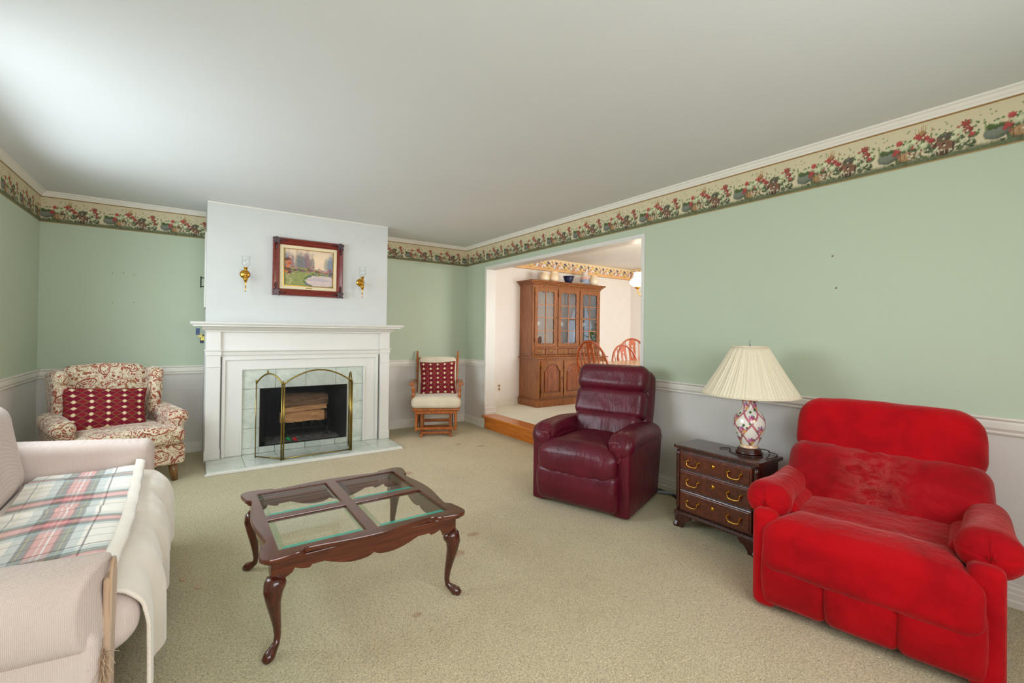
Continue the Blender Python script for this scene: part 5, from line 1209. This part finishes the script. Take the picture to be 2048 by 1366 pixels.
def windsor(loc, rz, label, sc_=1.0):
    t = thing('windsor_chair', label, 'dining chair', loc, rz, 'windsor chairs around the dining table', sc_)
    sv = lambda v: v
    obj('seat', MB().rbox((.44, .42, .045), .02, 12, (0, 0, .445), lambda v: np.stack([v[:, 0]*(1+.06*np.cos(v[:, 1]*6)), v[:, 1], v[:, 2]-np.where(v[:, 2] > 0, .012*np.cos(v[:, 0]*6)*np.cos(v[:, 1]*6), 0)], 1)), 'windsor', t)
    lean = lambda z: .165+(z-.46)*.26
    hoop = []
    for a in np.linspace(-.15, PI+.15, 33):
        x = .205*math.cos(a)*(1.0 if math.sin(a) > 0 else 1); z = .70+.30*max(math.sin(a), 0) if math.sin(a) > 0 else .70
        if 0 <= a <= PI: hoop.append((x, lean(z), z))
    hoop = [(.165, lean(.46), .46), (.19, lean(.58), .58)]+hoop+[(-.19, lean(.58), .58), (-.165, lean(.46), .46)]
    obj('hoop', MB().tube(hoop, .0125, 10), 'windsor', t)
    def hz(x): return .70+.30*math.sqrt(max(0, 1-(x/.205)**2))
    for x in (-.15, -.095, .095, .15):
        z1 = hz(x)-.005; ps = [(x*.8+(x-x*.8)*k_, lean(.46+(z1-.46)*k_), .46+(z1-.46)*k_) for k_ in np.linspace(0, 1, 9)]
        obj('spindle', MB().tube(ps, [.005, .006, .008, .0095, .0085, .0065, .0055, .005, .0045], 8), 'windsor', t)
    # pierced splat
    zt = hz(0)-.012; ol = []; 
    wf = lambda s_: .028+.016*abs(math.sin(s_*PI*2.0+.2))+.010*(s_ > .85)
    N_ = 40
    for k_ in range(N_+1): s_ = k_/N_; ol.append((wf(s_), s_*(zt-.46)))
    for k_ in range(N_, -1, -1): s_ = k_/N_; ol.append((-wf(s_), s_*(zt-.46)))
    hs = []
    for cz, rz_, rx_ in ((.16, .07, .017), (.36, .075, .018), (.455, .018, .012)): hs.append([(rx_*math.cos(a), cz+rz_*math.sin(a)) for a in np.linspace(0, 2*PI, 20, False)])
    Lh = zt-.46; tilt = Matrix.Translation((0, .165, .46)) @ Matrix.Rotation(-math.atan(.26), 4, 'X') @ Matrix.Rotation(PI/2, 4, 'X')
    plate('splat', [[(x, y*1.033) for x, y in ol]]+hs, .009, 'windsor', t, tilt, .001)
    for s in (-1, 1):
        obj('leg', turned((s*.13, -.13, .43), (s*.19, -.18, 0), .017, 10, 3), 'windsor', t)
        obj('leg', turned((s*.12, .12, .43), (s*.18, .20, 0), .017, 10, 3), 'windsor', t)
    for s in (-1, 1): obj('side_stretcher', turned((s*.165, -.158, .2), (s*.152, .165, .2), .011, 8, 2), 'windsor', t)
    obj('cross_stretcher', turned((-.158, 0, .2), (.158, 0, .2), .011, 8, 2), 'windsor', t)
    return t
# chair fronts face local -y
windsor((.50, -2.21, DZ), math.radians(90+6), 'windsor chair nearest the opening, hoop back turned to the living room', 1.0)
windsor((1.22, -2.02, DZ), math.radians(-12), 'windsor chair at the far end of the dining table, in the middle', .94)
windsor((1.72, -1.60, DZ), math.radians(-38), 'windsor chair furthest right and back, facing the opening', 1.01)
ch = thing('chandelier', 'brass chandelier with white opal glass shades over the dining table', 'chandelier', (1.15, -2.50, 0))
obj('column', MB().lathe([(.001, 1.66), (.012, 1.665), (.02, 1.69), (.012, 1.71), (.035, 1.74), (.03, 1.78), (.014, 1.80), (.012, 1.9), (.02, 1.92), (.008, 1.94)], n=16), 'brass', ch)
obj('chain', MB().cyl((0, 0, 1.94), (0, 0, 2.42), .004, None, 8), 'brass', ch)
obj('canopy', MB().lathe([(.008, 2.40), (.05, 2.425), (.06, 2.4395)], n=20), 'brass', ch)
for i in range(5):
    a = math.radians(116.5)+i*2*PI/5; c_, s_ = math.cos(a), math.sin(a)
    arm = obj('arm', MB().tube([(c_*x, s_*x, z) for x, z in ((.02, 1.74), (.12, 1.685), (.22, 1.66), (.30, 1.685), (.335, 1.74), (.335, 1.775))], .006, 8), 'brass', ch)
    obj('shade_holder', MB().lathe([(.012, 1.765), (.03, 1.775), (.035, 1.79)], (c_*.335, s_*.335, 0), 16), 'brass', arm)
    sh = obj('opal_shade', MB().lathe([(.03, 1.785), (.055, 1.80), (.085, 1.825), (.088, 1.85), (.075, 1.875), (.05, 1.895), (.042, 1.92), (.045, 1.955)], (c_*.335, s_*.335, 0), 24, 'z', False), 'opal', arm)
    pl = bpy.data.lights.new('bulb', 'POINT'); pl.energy = 5; pl.color = (1, .86, .66); pl.shadow_soft_size = .04
    po = bpy.data.objects.new('bulb', pl); COL.objects.link(po); po.location = (c_*.335, s_*.335, 1.99); po.parent = ch
# curtains in the dining window and shrubs outside
cr = thing('curtain_rod', 'thin rod above the dining room side window', 'curtain rod', (DX-.05, -1.95, 2.16))
obj('rod', MB().cyl((0, -.66, 0), (0, .66, 0), .008, None, 8), 'brass', cr)
for s, lab in ((-1, 'sheer white curtain tied back on the near side of the dining window'), (1, 'sheer white curtain tied back on the far side of the dining window')):
    n_, k_ = 60, 30; P = np.zeros((n_, k_, 3))
    for i, t in enumerate(np.linspace(0, 1, n_)):
        z = 2.15-1.9*t; wd = .58*(1-.68*math.sin(min(t/.55, 1)*PI/2)**2)+(.12*max(0, t-.55))
        for j, u in enumerate(np.linspace(0, 1, k_)):
            P[i, j] = (DX-.055+.014*math.sin(u*40), -1.95+s*(.62-wd*u), z)
    o = obj('curtain', MB().grid(P), 'sheer'); tag(o, lab, 'curtain', 'curtains on the dining window')
rs = np.random.RandomState(4)
for (x, y, z, r_, lab) in ((5.6, -2.6, .9, 1.0, 'leafy garden shrub outside the dining window, nearer the rear'), (6.4, -.2, 1.1, 1.0, 'leafy garden shrub outside the dining window, nearer the hutch')):
    t = thing('garden_shrub', lab, 'shrub', (x, y, -.3))
    m = MB()
    for i in range(900):
        d = rs.randn(3); d /= np.linalg.norm(d); p = np.array([0, 0, z+.3])+d*r_*(.7+.3*rs.rand()); u_ = rs.randn(3)*.07; v_ = rs.randn(3)*.05
        m.add([p, p+u_, p+u_+v_, p+v_], [(0, 1, 2, 3)])
    o = obj('foliage', m, 'leaf', t, False); o['kind'] = 'stuff'
    obj('trunk', MB().cyl((0, 0, 0), (0, 0, z+.3), .05, .03, 8), 'bark', t)
# lint on the carpet by the loveseat
for i, (x, y, lab) in enumerate(((-3.18, -2.86, 'larger tan ball of lint on the carpet beside the blanket'), (-3.25, -3.42, 'small tan ball of lint on the carpet beside the near end of the loveseat'), (-3.12, -2.98, 'tiny pale ball of lint on the carpet in front of the loveseat'))):
    def fz(v): return v*(1+.35*vnoise(v*40, i, 1)[:, None])
    o = obj('lint_ball', MB().rbox((.022, .018, .012), .006, 8, (0, 0, 0), fz), 'sofa_raw'); o.location = (x, y, .006); tag(o, lab, 'lint')
